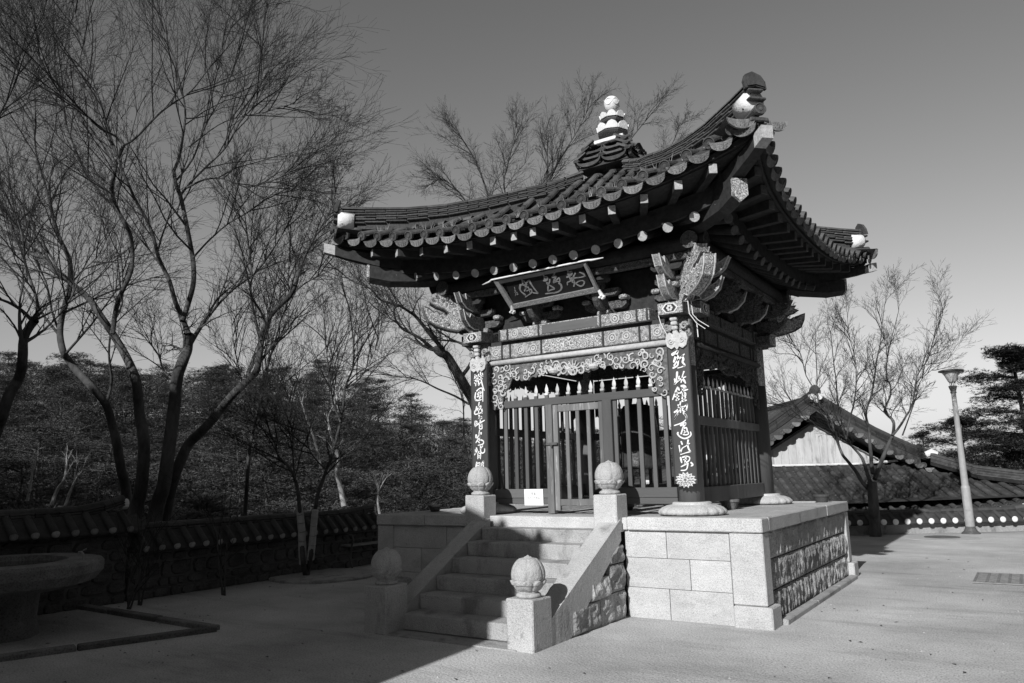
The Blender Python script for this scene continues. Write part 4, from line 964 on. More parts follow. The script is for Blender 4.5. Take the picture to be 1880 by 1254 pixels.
def plaque(x0,x1,STR,label,lotus=True):
    t=thing('couplet_board',label,'board',((x0+x1)/2,-1.70,1.4),0,'couplet boards on the front columns'); off=Vector((-(x0+x1)/2,1.70,-1.4))
    def o_(name,mb,mt,**k): o=obj(name,mb,mt,t,**k); o.location=off; return o
    m_=MB(); m_.cbox((x0,-1.735,1.46),(x1,-1.70,3.16),.004); o_('plank',m_,'board')
    m_=MB(); 
    for a in(x0,x1-.014): m_.box((a,-1.741,1.46),(a+.014,-1.7355,3.10))
    o_('edge_strip',m_,'dark')
    m_=stroke_mesh(STR,lambda a,b,d:(a,-1.7365-d,b)); o_('characters',recalc(m_) if False else m_,'white')
    # cloud-shaped top piece
    c=(x0+x1)/2; w=(x1-x0)/2; pol=[(-w,.02),(-w*.9,.09),(-w*.6,.12),(-w*.3,.09),(0,.13),(w*.3,.09),(w*.6,.12),(w*.9,.09),(w,.02),(w*.85,-.05),(w*.5,-.085),(w*.2,-.06),(0,-.10),(-w*.2,-.06),(-w*.5,-.085),(-w*.85,-.05)]
    m_=MB(); m_.prism(pol,lambda a,b,d:(c+a,d,3.13+b),-1.765,-1.715); recalc(m_)
    for s_ in(-1,1): spiral(m_,c+s_*w*.5,3.14,.04,s_,-1.766,w=.009)
    o_('cloud_top',m_,'scroll')
    m_=MB(); c=(x0+x1)/2; zc=1.505
    for ring,(r0,r1,n,hw,y) in enumerate(((.03,.130,14,.021,-1.742),(.02,.088,10,.018,-1.752),(.01,.045,6,.014,-1.762))):
        for j in range(n):
            a=2*PI*j/n; d=Vector((cos(a),.72*sin(a))); s_=Vector((-sin(a),cos(a)))
            pts=[d*r0,d*lerp(r0,r1,.6)+s_*hw,d*r1,d*lerp(r0,r1,.6)-s_*hw]
            V=[(c+p.x,y,zc+p.y) for p in pts]+[(c+p.x,y+.006,zc+p.y) for p in pts]+[(c+(pts[0]*.4+pts[2]*.6).x,y-.006,zc+(pts[0]*.4+pts[2]*.6).y)]
            m_.add(V,[(0,1,8),(1,2,8),(2,3,8),(3,0,8),(0,4,5,1),(1,5,6,2),(2,6,7,3),(3,7,4,0)])
    for ring,(ra,rb,n,y) in enumerate(((.070,.112,14,-1.7495),(.035,.075,10,-1.7595))):
        for j in range(n):
            a=2*PI*j/n; d=Vector((cos(a),.72*sin(a))); s_=Vector((-sin(a),cos(a)))*.0055; A_=d*ra;B_=d*rb
            m_.add([(c+q.x,y-.004,zc+q.y) for q in(A_,lerp(A_,B_,.5)+s_,B_,lerp(A_,B_,.5)-s_)],[(0,1,2,3)],1)
    o_('lotus_flower',m_,['ivory','gilt'])
plaque(1.385,1.665,RIGHT_STROKES,'black plank with seven white brush characters and lotus, on the right front column')
plaque(-1.565,-1.285,LEFT_STROKES,'black plank with white brush characters, on the left front column behind a lotus post')
# big name board, leaning forward at the top
e2=Vector((0,-.28,.35)).normalized(); e3=Vector((0,-.35,-.28)).normalized(); SO=Vector((-.1,-2.15,4.2))
sg=thing('name_board','dark framed name board with gilt brush characters hung tilted under the eaves','sign',tuple(SO))
def f3(a,b,d): p=Vector((a,0,0))+e2*b+e3*d; return (p.x,p.y,p.z)
m_=MB(); m_.prism([(-.60,-.06),(.58,-.02),(.62,-.385),(-.60,-.42)],lambda a,b,t:f3(a,b,t),-.03,0); obj('panel',recalc(m_),'boardpanel',sg)
m_=stroke_mesh(SIGN_STROKES,lambda a,b,d:f3(a,b,.002+d),.004); obj('characters',m_,'gilt',sg)
def fr_(name,pol,a,b,mt): m_=MB(); m_.prism(pol,lambda x,y,t:f3(x,y,t),a,b); obj(name,recalc(m_),mt,sg)
fr_('bottom_frame',[(-.66,-.455),(.70,-.42),(.66,-.355),(-.60,-.392)],-.01,.03,'gilt')
fr_('top_frame',[(-.73,-.005),(.67,.0),(.60,-.05),(-.66,-.06)],-.01,.03,'dark')
fr_('side_frame',[(-.735,-.01),(-.665,-.03),(-.60,-.41),(-.655,-.455)],-.005,.035,'gilt')
fr_('side_frame',[(.665,0),(.63,-.02),(.66,-.38),(.705,-.42)],-.005,.035,'gilt')
m_=MB(); m_.tube([f3(-.93,-.025,.03),f3(-.80,.0,.03),f3(-.76,.02,.03),f3(.70,.03,.03),f3(.76,.02,.03),f3(.92,.02,.03)],[.006,.013,.012,.012,.014,.006],8); obj('top_rod',m_,'white',sg,smooth=True)
m_=MB()
for i in range(70):
    u=i/69; a=lerp(-.63,.66,u); b=-.42+.035*u+R.uniform(-.02,.02); r=R.uniform(.003,.007)
    m_.add([f3(a+r*cos(j*PI/2.5),b+r*sin(j*PI/2.5),.034) for j in range(5)],[(0,1,2,3,4)])
o=obj('studs',m_,'ivory',sg); o['kind']='stuff'
for s_,x in((-1,-.64),(1,.72)):
    m_=MB(); m_.tube([f3(x-s_*.02,-.40,.02),f3(x,-.47,.03),f3(x+.03,-.52,.03)],[.02,.028,.012],8); 
    for j in range(4): 
        p=Vector(f3(x+.03*cos(j*1.6),-.49+.02*sin(j*1.6),.04)); m_.tube([p,p+Vector((0,-.02,0))],[.02,.012],7)
    obj('corner_knob',m_,'ivory',sg)
for x in(-.45,.45):
    m_=MB(); m_.tube([f3(x,-.02,-.02),(x,.55,.30)],[.006,.006],5); obj('hanger',m_,'iron',sg)
# paper notice
nt_=thing('paper_notice','white paper notice with two lines of small grey lettering fixed to the low rail','notice',(-.68,-1.556,1.31))
m_=MB(); nn=6
for j in range(nn+1):
    for i in range(nn+1):
        u,v=i/nn,j/nn; m_.v.append((-.148+.296*u,-.004-.006*sin(u*3.1)*(1-v)-.004*v*v,-.105+.212*v))
for j in range(nn):
    for i in range(nn): m_.f.append((j*(nn+1)+i,j*(nn+1)+i+1,(j+1)*(nn+1)+i+1,(j+1)*(nn+1)+i)); m_.m.append(0)
obj('sheet',m_,'paper',nt_)
def text(s,size,loc,par,mt,name='lettering'):
    cu_=bpy.data.curves.new(name,'FONT'); cu_.body=s; cu_.size=size; cu_.align_x='CENTER'; cu_.align_y='CENTER'; cu_.resolution_u=2
    o=bpy.data.objects.new(name,cu_); COL.objects.link(o); dg=bpy.context.evaluated_depsgraph_get(); dg.update()
    me=bpy.data.meshes.new_from_object(o.evaluated_get(dg)); bpy.data.objects.remove(o); me.materials.clear(); me.materials.append(MT[mt])
    return ob(name,me,par,loc,rot=(PI/2,0,0))
text('종을',.042,(0,-.0115,.045),nt_,'ink'); text('치지 마세요',.042,(0,-.0115,-.008),nt_,'ink')
# loose white cord tied round the beam end
m_=MB()
m_.tube([(1.62,-1.70,3.62),(1.66,-1.60,3.625),(1.685,-1.50,3.62),(1.69,-1.49,3.44),(1.70,-1.50,3.2)],.006,5)
m_.tube([(1.70,-1.66,3.625),(1.71,-1.655,3.45),(1.76,-1.62,3.38),(1.86,-1.55,3.30)],.005,5)
m_.tube([(1.67,-1.69,3.62),(1.68,-1.69,3.46),(1.75,-1.66,3.34),(1.83,-1.6,3.27)],.005,5)
m_.tube([(1.34,-1.82,3.46),(1.36,-1.81,3.36),(1.41,-1.76,3.22)],.005,5)
m_.tube([(1.64,-1.70,3.63),(1.70,-1.70,3.68),(1.78,-1.66,3.70),(1.80,-1.58,3.65),(1.70,-1.6,3.63)],.005,5)
tag(obj('cord',m_,'cord'),'white cord tied round the painted beam end above the right front column','cord')
# bell and striker inside
bl=thing('bronze_bell','dark bronze temple bell hanging inside the pavilion, seen through the door bars','bell',(-.1,.55,1.65))
m_=MB(); m_.lathe([(.30,0),(.335,.01),(.34,.06),(.33,.1),(.335,.3),(.32,.6),(.28,.85),(.2,.97),(.05,1.0)],28); obj('body',m_,'bronze',bl,smooth=True)
m_=MB(); m_.tube([(-.1,0,.98),(-.08,0,1.1),(0,0,1.16),(.08,0,1.1),(.1,0,.98)],.03,8); m_.tube([(0,0,1.14),(0,0,2.29)],.02,6); obj('crown_loop',m_,'bronze',bl)
for a in range(4):
    m_=MB(); an=a*q90-.7; m_.lathe([(.07,0),(.06,.012),(.02,.02)],12); mm=Matrix.Translation((.325*cos(an),.325*sin(an),.35))@Matrix.Rotation(an,4,'Z')@Matrix.Rotation(PI/2,4,'Y'); m_.v=[tuple(mm@Vector(v)) for v in m_.v]; obj('boss',m_,'bronze',bl)
ms_=thing('bell_striker','horizontal wooden log striker on ropes behind the door bars','striker',(0,0,1.5))
m_=MB(); m_.tube([(-.17,-.75,0),(-.02,-.0,0)],[.105,.105],20); obj('log',m_,'dark',ms_); m_=MB(); m_.tube([(-.172,-.76,0),(-.165,-.73,0)],.115,20); obj('iron_band',m_,'iron',ms_)
for y in(-.6,-.15):
    m_=MB(); m_.tube([(-.17+.2*(y+.75),y,.10),(-.17+.2*(y+.75),y,2.45)],.008,5); obj('rope',m_,'dark',ms_)
dt=thing('drum_stool','dark round wooden tub lying on the pavilion floor under the door','tub',(.05,-.6,1.1))
m_=MB(); m_.lathe([(.22,0),(.25,.05),(.26,.12),(.24,.17),(.2,.18)],24); obj('body',m_,'bronze',dt)
m_=MB(); m_.lathe([(.262,.1),(.268,.12),(.262,.14)],24); obj('hoop',m_,'iron',dt)
# flower pots
def pot(x,y,z,r,label,mt='rubble'):
    t=thing('flower_pot',label,'pot',(x,y,z)); m_=MB(); m_.lathe([(r*.65,0),(r*.9,r*.7),(r*.92,r*.72)],20); obj('bowl',m_,mt,t)
    m_=MB(); m_.lathe([(r,r*.72),(r*1.02,r*.95),(r*.9,r*.97)],20); obj('rim',m_,mt,t)
pot(1.5,-.18,HP,.13,'grey clay pot standing behind the right front column'); pot(2.2,1.95,HP,.12,'small dark pot on the far right corner of the platform','tiled')
pot(-2.6,-1.3,HP,.10,'small black pot on the left edge of the platform','tiled')
# ================================================================ WALLS AND YARD
WTILE=mesh(halftube(.34,.052,6),'convex_tile',['tiled']); 
def limedisc(k=1):
    b=MB(); b.lathe([(.05*k,0),(.05*k,.015),(.035*k,.03)],14); mm=Matrix.Rotation(PI/2,4,'X'); b.v=[tuple(mm@Vector(v)) for v in b.v]; return b
LDISC=mesh(limedisc(1.4),'lime_disc',['lime']); LDISC2=mesh(limedisc(),'lime_disc',['limeold'])
def wlip():
    mb=MB(); n=8; w=.135
    top=[(-w+2*w*j/n,-.02-.02*(1-(-1+2*j/n)**2)) for j in range(n+1)]; bot=[(-w+2*w*j/n,-.025-.055*math.sqrt(max(0,1-(-1+2*j/n)**2))) for j in range(n+1)]
    V=[(a,0,b) for a,b in top]+[(a,-.01,b) for a,b in bot]+[(a,.34,b) for a,b in top]
    mb.add(V,[(j,j+1,n+2+j,n+1+j) for j in range(n)]+[(j,j+1,2*n+3+j,2*n+2+j) for j in range(n)]); return mb
WLIP=mesh(wlip(),'lip_tile',['tiled'])
def tiled_wall(name,label,p0,p1,side,zd,zr,sp,zwall=0,stones=True,up0=0,up1=0,mt='mortar',both=False,lime=True):
    """p0->p1 wall axis; side=+1: the seen face is to the left of the direction"""
    p0=Vector(p0);p1=Vector(p1); d=(p1-p0); L_=d.length; d.normalize(); t=thing(name,label,'wall',tuple(p0),math.atan2(d.y,d.x)); s=side
    half=.17; ov=.34
    m_=MB(); m_.box((0,-half,-.4),(L_,half,zd-.06)); obj('wall_core',m_,mt,t)
    def rise(u): return up0*max(0,1-u/.9)**2+up1*max(0,1-(L_-u)/.9)**2
    # ridge stack
    nseg=max(2,int(L_/.3)); zt=zr
    cs=MB()
    for i in range(nseg):
        u0=L_*i/nseg; u1=L_*(i+1)/nseg; r0,r1=rise(u0),rise(u1); pit=math.atan2(r1-r0,u1-u0)
        for c in range(3):
            me=RTW[c]; o=put('ridge_tile',me,Matrix.Translation((u0,R.uniform(-.004,.004),zt-.14+.034*c+r0))@Matrix.Rotation(-pit,4,'Y')@Matrix.Scale((u1-u0)/.3,4,(1,0,0)),t)
        put('ridge_cover',CVW,Matrix.Translation((u0,0,zt-.045+r0))@Matrix.Rotation(-pit,4,'Y')@Matrix.Scale((u1-u0)/.3,4,(1,0,0)),t)
    m_=MB(); m_.prism([(-ov,zd-.05),(-ov,zd-.03),(-.08,zr-.10),(.08,zr-.10),(ov,zd-.03),(ov,zd-.05)],lambda a,b,q:(q,a,b),.02,L_-.02); obj('tile_bed',recalc(m_),'tiled',t)
    n=int(L_/sp); pit=math.atan2(zr-.12-(zd-.01),ov-.08)
    for i in range(n+1):
        u=(i+.5)*sp
        if u>L_: break
        for sd in ((s,-s) if both else (s,)):
            rz=0 if sd<0 else PI      # local +Y up-slope
            M_=Matrix.Translation((u,sd*(ov+.02),zd+.0))@Matrix.Rotation(rz,4,'Z')@Matrix.Rotation(pit,4,'X')
            put('convex_tile',WTILE,M_,t)
            put('lip_tile',WLIP,Matrix.Translation((u+sp/2,sd*(ov+.01),zd+.0))@Matrix.Rotation(rz,4,'Z')@Matrix.Rotation(pit,4,'X')@Matrix.Scale(sp/.27,4,(1,0,0)),t)
            if lime: put('lime_disc',LDISC if not stones else LDISC2,Matrix.Translation((u,sd*(ov+.02),zd+.0))@Matrix.Rotation(rz,4,'Z'),t)
    if stones:
        zz=-.02; row=0
        while zz<zd-.12:
            h=R.uniform(.13,.2); u=R.uniform(-.3,0); h=min(h*R.uniform(.8,1.15),zd-.08-zz)
            while u<L_:
                w_=R.uniform(.14,.40); 
                m_=MB(); rx,rz_=min(w_/2-.012,.3),h/2-.01; n_=9; V=[(min(max(u+w_/2+rx*1.08*max(-.93,min(.93,1.25*cos(a))),0),L_),0,zz+h/2+rz_*max(-.95,min(.95,1.3*sin(a+.1)))) for a in [2*PI*j/n_ for j in range(n_)]]
                pr_=R.uniform(.02,.05); V=[(a+R.uniform(-.012,.012),s*(half-.01),c+R.uniform(-.008,.008)) for a,b,c in V]; V2=[(lerp(a,u+w_/2,.14),s*(half+pr_),lerp(c,zz+h/2,.14)) for a,b,c in V]
                m_.add(V+V2,[tuple(range(n_,2*n_))]+[(j,(j+1)%n_,n_+(j+1)%n_,n_+j) for j in range(n_)]); recalc(m_)
                obj('stone',m_,'wallstone',t); u+=w_
            zz+=h
    if lime:
        for u,up_ in((0,up0),(L_,up1)):
            if up_:
                b=MB(); b.tube([(u-.03,0,zr-.12+up_),(u+.05,0,zr-.12+up_)],.075,12); obj('lime_end',b,'lime',t)
    return t
RTW=[mesh(rbox(.295,.20-.014*c,.03),'ridge_tile',['tiled']) for c in range(3)]
cv=halftube(.30,.08,6); c2=MB(); c2.join(cv,Matrix.Rotation(-q90,4,'Z')@Matrix.Scale(.7,4,(0,0,1))); CVW=mesh(c2,'ridge_cover',['tiled'])
tiled_wall('tiled_wall','low dark stone wall with tiled top behind the two-stemmed tree, left of the stair',(WX-.05,-4.15,0),(WX-.05,.80,0),-1,.71,1.04,.237,up1=.08)
tiled_wall('tiled_wall','taller dark tiled wall at the far left behind the stone basin',(WX-.05,-12,0),(WX-.05,-4.2,0),-1,1.0,1.31,.245,up1=.14)
tiled_wall('tiled_wall','lower dark wall continuing left of the platform beside the bench',(WX-.25,.85,0),(WX-1.2,9,0),-1,.50,.78,.26)
# low white-dotted wall on the right
def Wp(u,v,z=0): return WO+wr*u+wf*v+Vector((0,0,z))
a0=Wp(-9,.55);a1=Wp(2.80,.55)
tiled_wall('tiled_wall','low sunlit wall with white-plastered tile ends at the right edge of the yard',a0+Vector((0,0,0)),a1,-1,.30,.56,.285,stones=False,mt='granite_step',up1=.06)
# ---------------------------------------------------------------- lamp post
lp=thing('lamp_post','tall pale street lamp with funnel shade in front of the low right wall','street lamp',(3.512,11.033,0))
m_=MB(); m_.lathe([(.20,-.02),(.20,.02),(.14,.07),(.10,.17)],20); obj('foot',m_,'iron',lp)
m_=MB(); m_.lathe([(.098,.15),(.098,1.07),(.085,1.12)],20); obj('lower_shaft',m_,'steel',lp)
m_=MB(); m_.lathe([(.078,1.12),(.052,3.32)],16); obj('upper_shaft',m_,'steel',lp)
m_=MB(); m_.lathe([(.05,3.32),(.07,3.34),(.06,3.38),(.085,3.46),(.095,3.50),(.085,3.51)],16); obj('collar',m_,'iron',lp)
for j in range(4):
    a=j*q90+.4; m_=MB(); m_.tube([(.05*cos(a),.05*sin(a),3.50),(.07*cos(a),.07*sin(a),3.64)],.011,6); obj('arm',m_,'steel',lp)
m_=MB(); m_.lathe([(.06,3.58),(.09,3.62),(.15,3.76),(.19,3.83),(.20,3.85)],20); obj('glass_bowl',m_,'glass',lp,smooth=True)
m_=MB(); m_.lathe([(.21,3.85),(.275,3.86),(.278,3.885),(.24,3.90),(.10,3.915)],22); obj('shade',m_,'iron',lp)
m_=MB(); m_.box((-.045,-.104,.55),(.045,-.09,.9)); obj('hatch',m_,'steel',lp)
# drain grating, manhole cover
gr=thing('drain_grating','rectangular iron drain grating set in the sandy ground at the right edge','grating',(4.43,2.76,.006),PI/2)
m_=MB()
for a,b in(((-.55,-.42,0),(.55,-.39,.02)),((-.55,.39,0),(.55,.42,.02)),((-.55,-.39,0),(-.52,.39,.02)),((.52,-.39,0),(.55,.39,.02))): m_.box(a,b)
obj('frame',m_,'grate',gr)
for i in range(14):
    m_=MB(); x=-.505+i*.074; m_.box((x,-.39,0),(x+.036,.39,.016)); obj('bar',m_,'grate',gr)
for y in(-.26,-.13,0,.13,.26):
    m_=MB(); m_.box((-.52,y-.018,.001),(.52,y+.018,.019)); obj('cross_bar',m_,'grate',gr)
m_=MB(); m_.box((-.54,-.41,-.003),(.54,.41,-.001)); obj('pit',m_,'dark',gr)
mh=thing('manhole_cover','flat round iron manhole cover with pale concrete collar near the lamp post','manhole cover',(3.03,9.6,0))
m_=MB(); m_.lathe([(.78,-.01),(.74,.008),(.5,.02)],30); obj('collar',m_,'sand2',mh)
m_=MB(); m_.lathe([(.36,.02),(.36,.03),(.34,.033)],30); obj('lid',m_,'rubble',mh)
# ---------------------------------------------------------------- round stone basin at the left
bs=thing('stone_basin','large round dark stone basin on a pedestal at the left edge','basin',(-4.72,-6.28,0))
def wob(r,z,a,i): return r*(1+.035*sin(3*a+.5)+.02*sin(7*a)),z
m_=MB(); m_.lathe([(.75,.50),(.98,.56),(1.06,.66),(1.06,.755),(1.03,.79),(.70,.795),(.66,.70),(.2,.66)],44,fn=wob); obj('bowl',m_,'rubble',bs)
m_=MB(); m_.lathe([(.47,-.02),(.43,.2),(.45,.5)],30,fn=wob); obj('pedestal',m_,'rubble',bs)
m_=MB(); m_.lathe([(.655,.74),(.2,.741)],30); obj('water',m_,'water',bs)
fc=thing('water_tap','small metal tap standing on the right rim of the basin','tap',(-3.97,-5.72,.79))
m_=MB(); m_.tube([(0,0,0),(0,0,.06),(-.03,-.01,.09),(-.07,-.02,.085),(-.08,-.02,.06)],.010,7); obj('spout',m_,'steel',fc); m_=MB(); m_.tube([(-.02,0,.10),(.03,.01,.12)],.006,5); obj('lever',m_,'steel',fc)
bx=thing('stone_block','square stone block resting on the basin at the picture edge','stone block',(-4.35,-6.75,.79)); m_=MB(); m_.cbox((-.25,-.12,0),(.25,.12,.14),.012); obj('block',m_,'granite_step',bx)
m_=MB(); m_.lathe([(.09,.14),(.08,.165),(.02,.17)],14); obj('lid',m_,'granite',bx)
# bench
bn=thing('bench','wooden bench with curled iron arms against the wall, left of the platform','bench',(-5.55,.25,0),PI/2)
for i in range(3):
    m_=MB(); m_.cbox((-.45,.05+.11*i-.1,.40),(1.1,.14+.11*i-.1,.43),.004); obj('seat_slat',m_,'bench',bn)
for i in range(3):
    m_=MB(); m_.cbox((-.45,.27+.03*i,.50+.10*i),(1.1,.295+.03*i,.585+.10*i),.004); obj('back_slat',m_,'bench',bn)
for x in(-.42,1.05):
    m_=MB(); m_.tube([(x,-.08,0),(x,-.03,.2),(x,-.05,.40),(x,-.10,.52),(x,-.06,.60),(x,.08,.62),(x,.26,.58)],.018,6); m_.tube([(x,.34,0),(x,.26,.25),(x,.28,.45),(x,.38,.82)],.018,6); m_.tube([(x,-.04,.39),(x,.27,.39)],.016,6); obj('iron_frame',m_,'iron',bn)
# little stone seat, slim stone marker by the left cheek, round tree slab
ss=thing('stone_stool','round drum-shaped stone seat beside the platform, left of the stair','stool',(-2.55,-2.0,0)); m_=MB(); m_.lathe([(.19,0),(.23,.06),(.24,.14),(.215,.22),(.17,.255),(.05,.26)],26,fn=lambda r,z,a,i:(r*(1+.02*sin(10*a)),z)); obj('drum',m_,'granite_step',ss)
sp_=thing('stone_marker','slim stone bollard with round knob behind the lower left newel post','bollard',(-1.55,-3.35,0)); m_=MB(); m_.cbox((-.075,-.075,-.02),(.075,.075,.42),.01); obj('shaft',m_,'granite2',sp_); m_=MB(); m_.lathe([(.05,.42),(.04,.44),(.075,.48),(.08,.53),(.05,.58),(.01,.59)],18); obj('knob',m_,'granite2',sp_,smooth=True)
ts=thing('tree_slab','low round stone slab around the foot of the two-stemmed tree','tree surround',(-5.2,-1.1,0)); m_=MB(); m_.lathe([(.86,-.02),(.86,.03),(.83,.045),(.3,.05)],36,fn=lambda r,z,a,i:(r*(1+.02*sin(5*a)),z)); obj('slab',m_,'granite_step',ts)
# distribution of small stones
m_=MB()
for i in range(1500):
    f=R.uniform(3,16); x=R.uniform(-.75,.72)*f; p=Vector((CAM.x,CAM.y,0))+wf*f+wr*x
    if (X0-.1<p.x<X1+.2 and -4.2<p.y<Y1+.1) or p.x<WX+.3 or (p-WO).dot(wf)>-.5: continue
    r=R.choice((.004,.005,.006,.008,.013)) 
    V=[p+Vector((r*cos(j*PI/2.5+i),r*sin(j*PI/2.5+i)*R.uniform(.6,1),0)) for j in range(5)]+[p+Vector((0,0,r*R.uniform(.5,1)))]
    m_.add(V,[(j,(j+1)%5,5) for j in range(5)])
o=obj('scattered_pebbles',m_,'pebble'); o['kind']='stuff'; o['label']='small pebbles scattered over the sandy yard'
m_=MB()
for i in range(260):
    f=R.uniform(3.5,14); x=R.uniform(-.6,.72)*f; p=Vector((CAM.x,CAM.y,.006))+wf*f+wr*x
    if (X0-.1<p.x<X1+.2 and -4.2<p.y<Y1+.1) or p.x<WX+.3 or (p-WO).dot(wf)>-.5: continue
    a=R.uniform(0,6.28); d=Vector((cos(a),sin(a),0)); s_=Vector((-sin(a),cos(a),0)); r=R.uniform(.010,.032)
    m_.add([p-d*r,p+s_*r*.45+Vector((0,0,.008)),p+d*r,p-s_*r*.45+Vector((0,0,.004))],[(0,1,2,3)])
o=obj('fallen_leaves',m_,'iron'); o['kind']='stuff'; o['label']='dry dark leaves scattered over the yard'
# ---------------------------------------------------------------- hall in front of the yard, behind the camera, whose shadow falls over the stair
hl=thing('temple_hall','large tiled temple hall standing behind the photographer, shading the left of the yard','hall',(-9,-15.5,0))
HX=.88; 
def ho(name,mb,mt): o=obj(name,mb,mt,hl); o.location=(9,15.5,0); return o
m_=MB(); m_.box((-20,-18,0),(HX,-12.0,6.15)); ho('wall',m_,'wood')
# roof: eave line at the front rises along a hip toward the ridge
yf=-12.0; zE=6.23
m_=MB()
V=[(HX+.02,yf-.3,zE),(HX+.02,-18.2,zE),(-20,-18.2,zE),(-20,yf-.3,zE)]
V+=[(-4.2,-15,9.8),(-14,-15,9.8)]
m_.add(V,[(0,1,4),(3,0,4,5),(1,2,5,4),(2,3,5),(3,2,1,0)]); ho('roof',recalc(m_),'tiled')
for i in range(30):
    x=-19+i*.68; m_=MB(); t_=min(1,max(0,(HX-x)/5.2)) if x>-4.2 else 1; m_.tube([(x,yf-.25,zE+.05),(x,lerp(yf-.3,-15,t_),lerp(zE,9.8,t_)+.05)],.07,6); ho('tile_row',m_,'tiled')
for x in(-15,-10,-5,0.2):
    m_=MB(); m_.tube([(x,-11.9,0),(x,-11.9,6.1)],.2,14); ho('column',m_,'wood')
for i in range(4):
    m_=MB(); x=-17+i*4.6; m_.cbox((x,-11.96,.5),(x+2.6,-11.88,3.2),.02); ho('lattice_door',m_,'worn')

# long hall added out of view on the east to cut sky light
eh=thing('shade_hall','long dark timber hall with tiled roof added unseen beyond the right picture edge to deepen the shade','hall',(15,-6,0))
def eo(name,mb,mt): o=obj(name,mb,mt,eh); o.location=(-15,6,0); return o
m_=MB(); m_.box((9.5,-24,0),(20,14,6.0)); eo('wall',m_,'wood')
m_=MB(); m_.add([(8.2,-25,5.6),(21.3,-25,5.6),(21.3,15,5.6),(8.2,15,5.6),(14.7,-23,10.8),(14.7,13,10.8)],[(0,3,2,1),(0,1,4),(1,2,5,4),(2,3,5),(3,0,4,5)]); eo('roof',recalc(m_),'tiled')
for i in range(14):
    m_=MB(); y=-23.5+i*2.8; m_.tube([(9.3,y,0),(9.3,y,5.7)],.2,12); eo('column',m_,'wood')
for i in range(60):
    y=-24+i*.65; t_=1 if -22.5<y<12.5 else .3; m_=MB(); m_.tube([(8.2,y,5.68),(lerp(8.2,14.6,t_),y,lerp(5.68,10.88,t_))],.08,6); eo('tile_row',m_,'tiled')
# ================================================================ NEIGHBOURING HOUSE (hip-and-gable roof seen from the gable end)
def W(u,v,z): return tuple(Vector((CAM.x,CAM.y,0))+wr*u+wf*v+Vector((0,0,z)))
UC=(1503-940)/FPX*23*1.0; 
hv=22.0
HO=Vector((CAM.x,CAM.y,0))+wr*(UC*.985-.0)+wf*(hv)
# the camera pitch makes depth along cf differ from the level distance; wf distance is used below
hs=thing('tiled_house','old tile-roofed house with white gable beyond the low wall on the right','house',tuple(HO),YAW)
HW=6.2
def Sz(u):   # side slopes of the upper roof
    return interp([(0,3.62),(1,2.95),(2,2.33),(3,1.86),(4.5,1.36),(6.2,1.0),(7,.86)],abs(u))
def lift(u): return .50*(max(0,abs(u)-1.5)/4.7)**1.9
def Fz(u,v): # front hip face, v from eave (-1.1) inward
    q=max(0,min(1,(v+1.15)/2.6)); return lerp(.40+lift(u),1.66+.0*abs(u),q**1.15)+ (1-q)*0
def hobj(name,mb,mt,**k): return obj(name,mb,mt,hs,**k)
# front face bed
mb=MB(); n=32
for i in range(n+1):
    u=-HW+2*HW*i/n
    vmax=min(1.45,(HW-abs(u))*.78-1.12+.05)
    for j in range(7):
        v=lerp(-1.15,max(vmax,-1.1),j/6); mb.v.append((u,v,Fz(u,v)-.03))
for i in range(n):
    for j in range(6): a=i*7+j; mb.f.append((a,a+7,a+8,a+1)); mb.m.append(0)
hobj('roof_bed',mb,'tiled')
HT=mesh(halftube(.36,.085,6,taper=.08),'convex_tile',['houseroof'])
he=eavetile(); he.v=[(a*1.25,b,c*1.25) for a,b,c in he.v]; HE=mesh(he,'eave_tile',['houseroof','face','tiled'])
sp=.335; i=-18
cnt=0; mbr=MB(); chn=MB()
while i<=18:
    u=i*sp; vmax=min(1.45,(HW-abs(u))*.78-1.12); v=-1.15; first=True
    while v<vmax-.1:
        pit=math.atan2(Fz(u,v+.33)-Fz(u,v),.33)
        M_=Matrix.Translation((u,v,Fz(u,v)))@Matrix.Rotation(pit+R.uniform(-.02,.02),4,'X')
        if u>-3: put('eave_tile' if first else 'convex_tile',HE if first else HT,M_,hs)
        else: mbr.join(halftube(.36,.085,5),M_)
        v+=.33 if not first else .28; first=False
    # channel tiles with stepped edges
    v=-1.15; uu=u+sp/2; vm2=min(1.45,(HW-abs(uu))*.78-1.12)
    while v<vm2:
        z0=Fz(uu,v);z1=Fz(uu,v+.12); w=sp/2
        V=[(uu+k*w,v,z0+.0-.035*(1-k*k)) for k in(-1,0,1)]+[(uu+k*w,v,z0-.02-.035*(1-k*k)) for k in(-1,0,1)]+[(uu+k*w,v+.13,z1-.02-.035*(1-k*k)) for k in(-1,0,1)]
        chn.add(V,[(3,4,1,0),(4,5,2,1),(0,1,7,6),(1,2,8,7)]); v+=.12
    i+=1
if mbr.v: o=hobj('convex_tiles',mbr,'houseroof'); o['kind']='stuff'
o=hobj('concave_tiles',chn,'channel'); o['kind']='stuff'
# eave board and drip line
mb=MB(); n=30
for i in range(n+1):
    u=-HW+2*HW*i/n; z=Fz(u,-1.15)
    mb.v+=[(u,-1.20,z-.05),(u,-1.20,z-.13),(u,-1.05,z-.13),(u,-1.05,z-.05)]
for i in range(n):
    for j in range(4): mb.f.append((i*4+j,i*4+(j+1)%4,i*4+4+(j+1)%4,i*4+4+j)); mb.m.append(0)
hobj('eave_board',recalc(mb),'tiled')
for i in range(14):
    u=-2.4+i*.62; z=Fz(u,-1.15); mb=MB(); mb.box((u-.012,-1.215,z-.13),(u+.012,-1.198,z-.045)); hobj('eave_clip',mb,'lime')
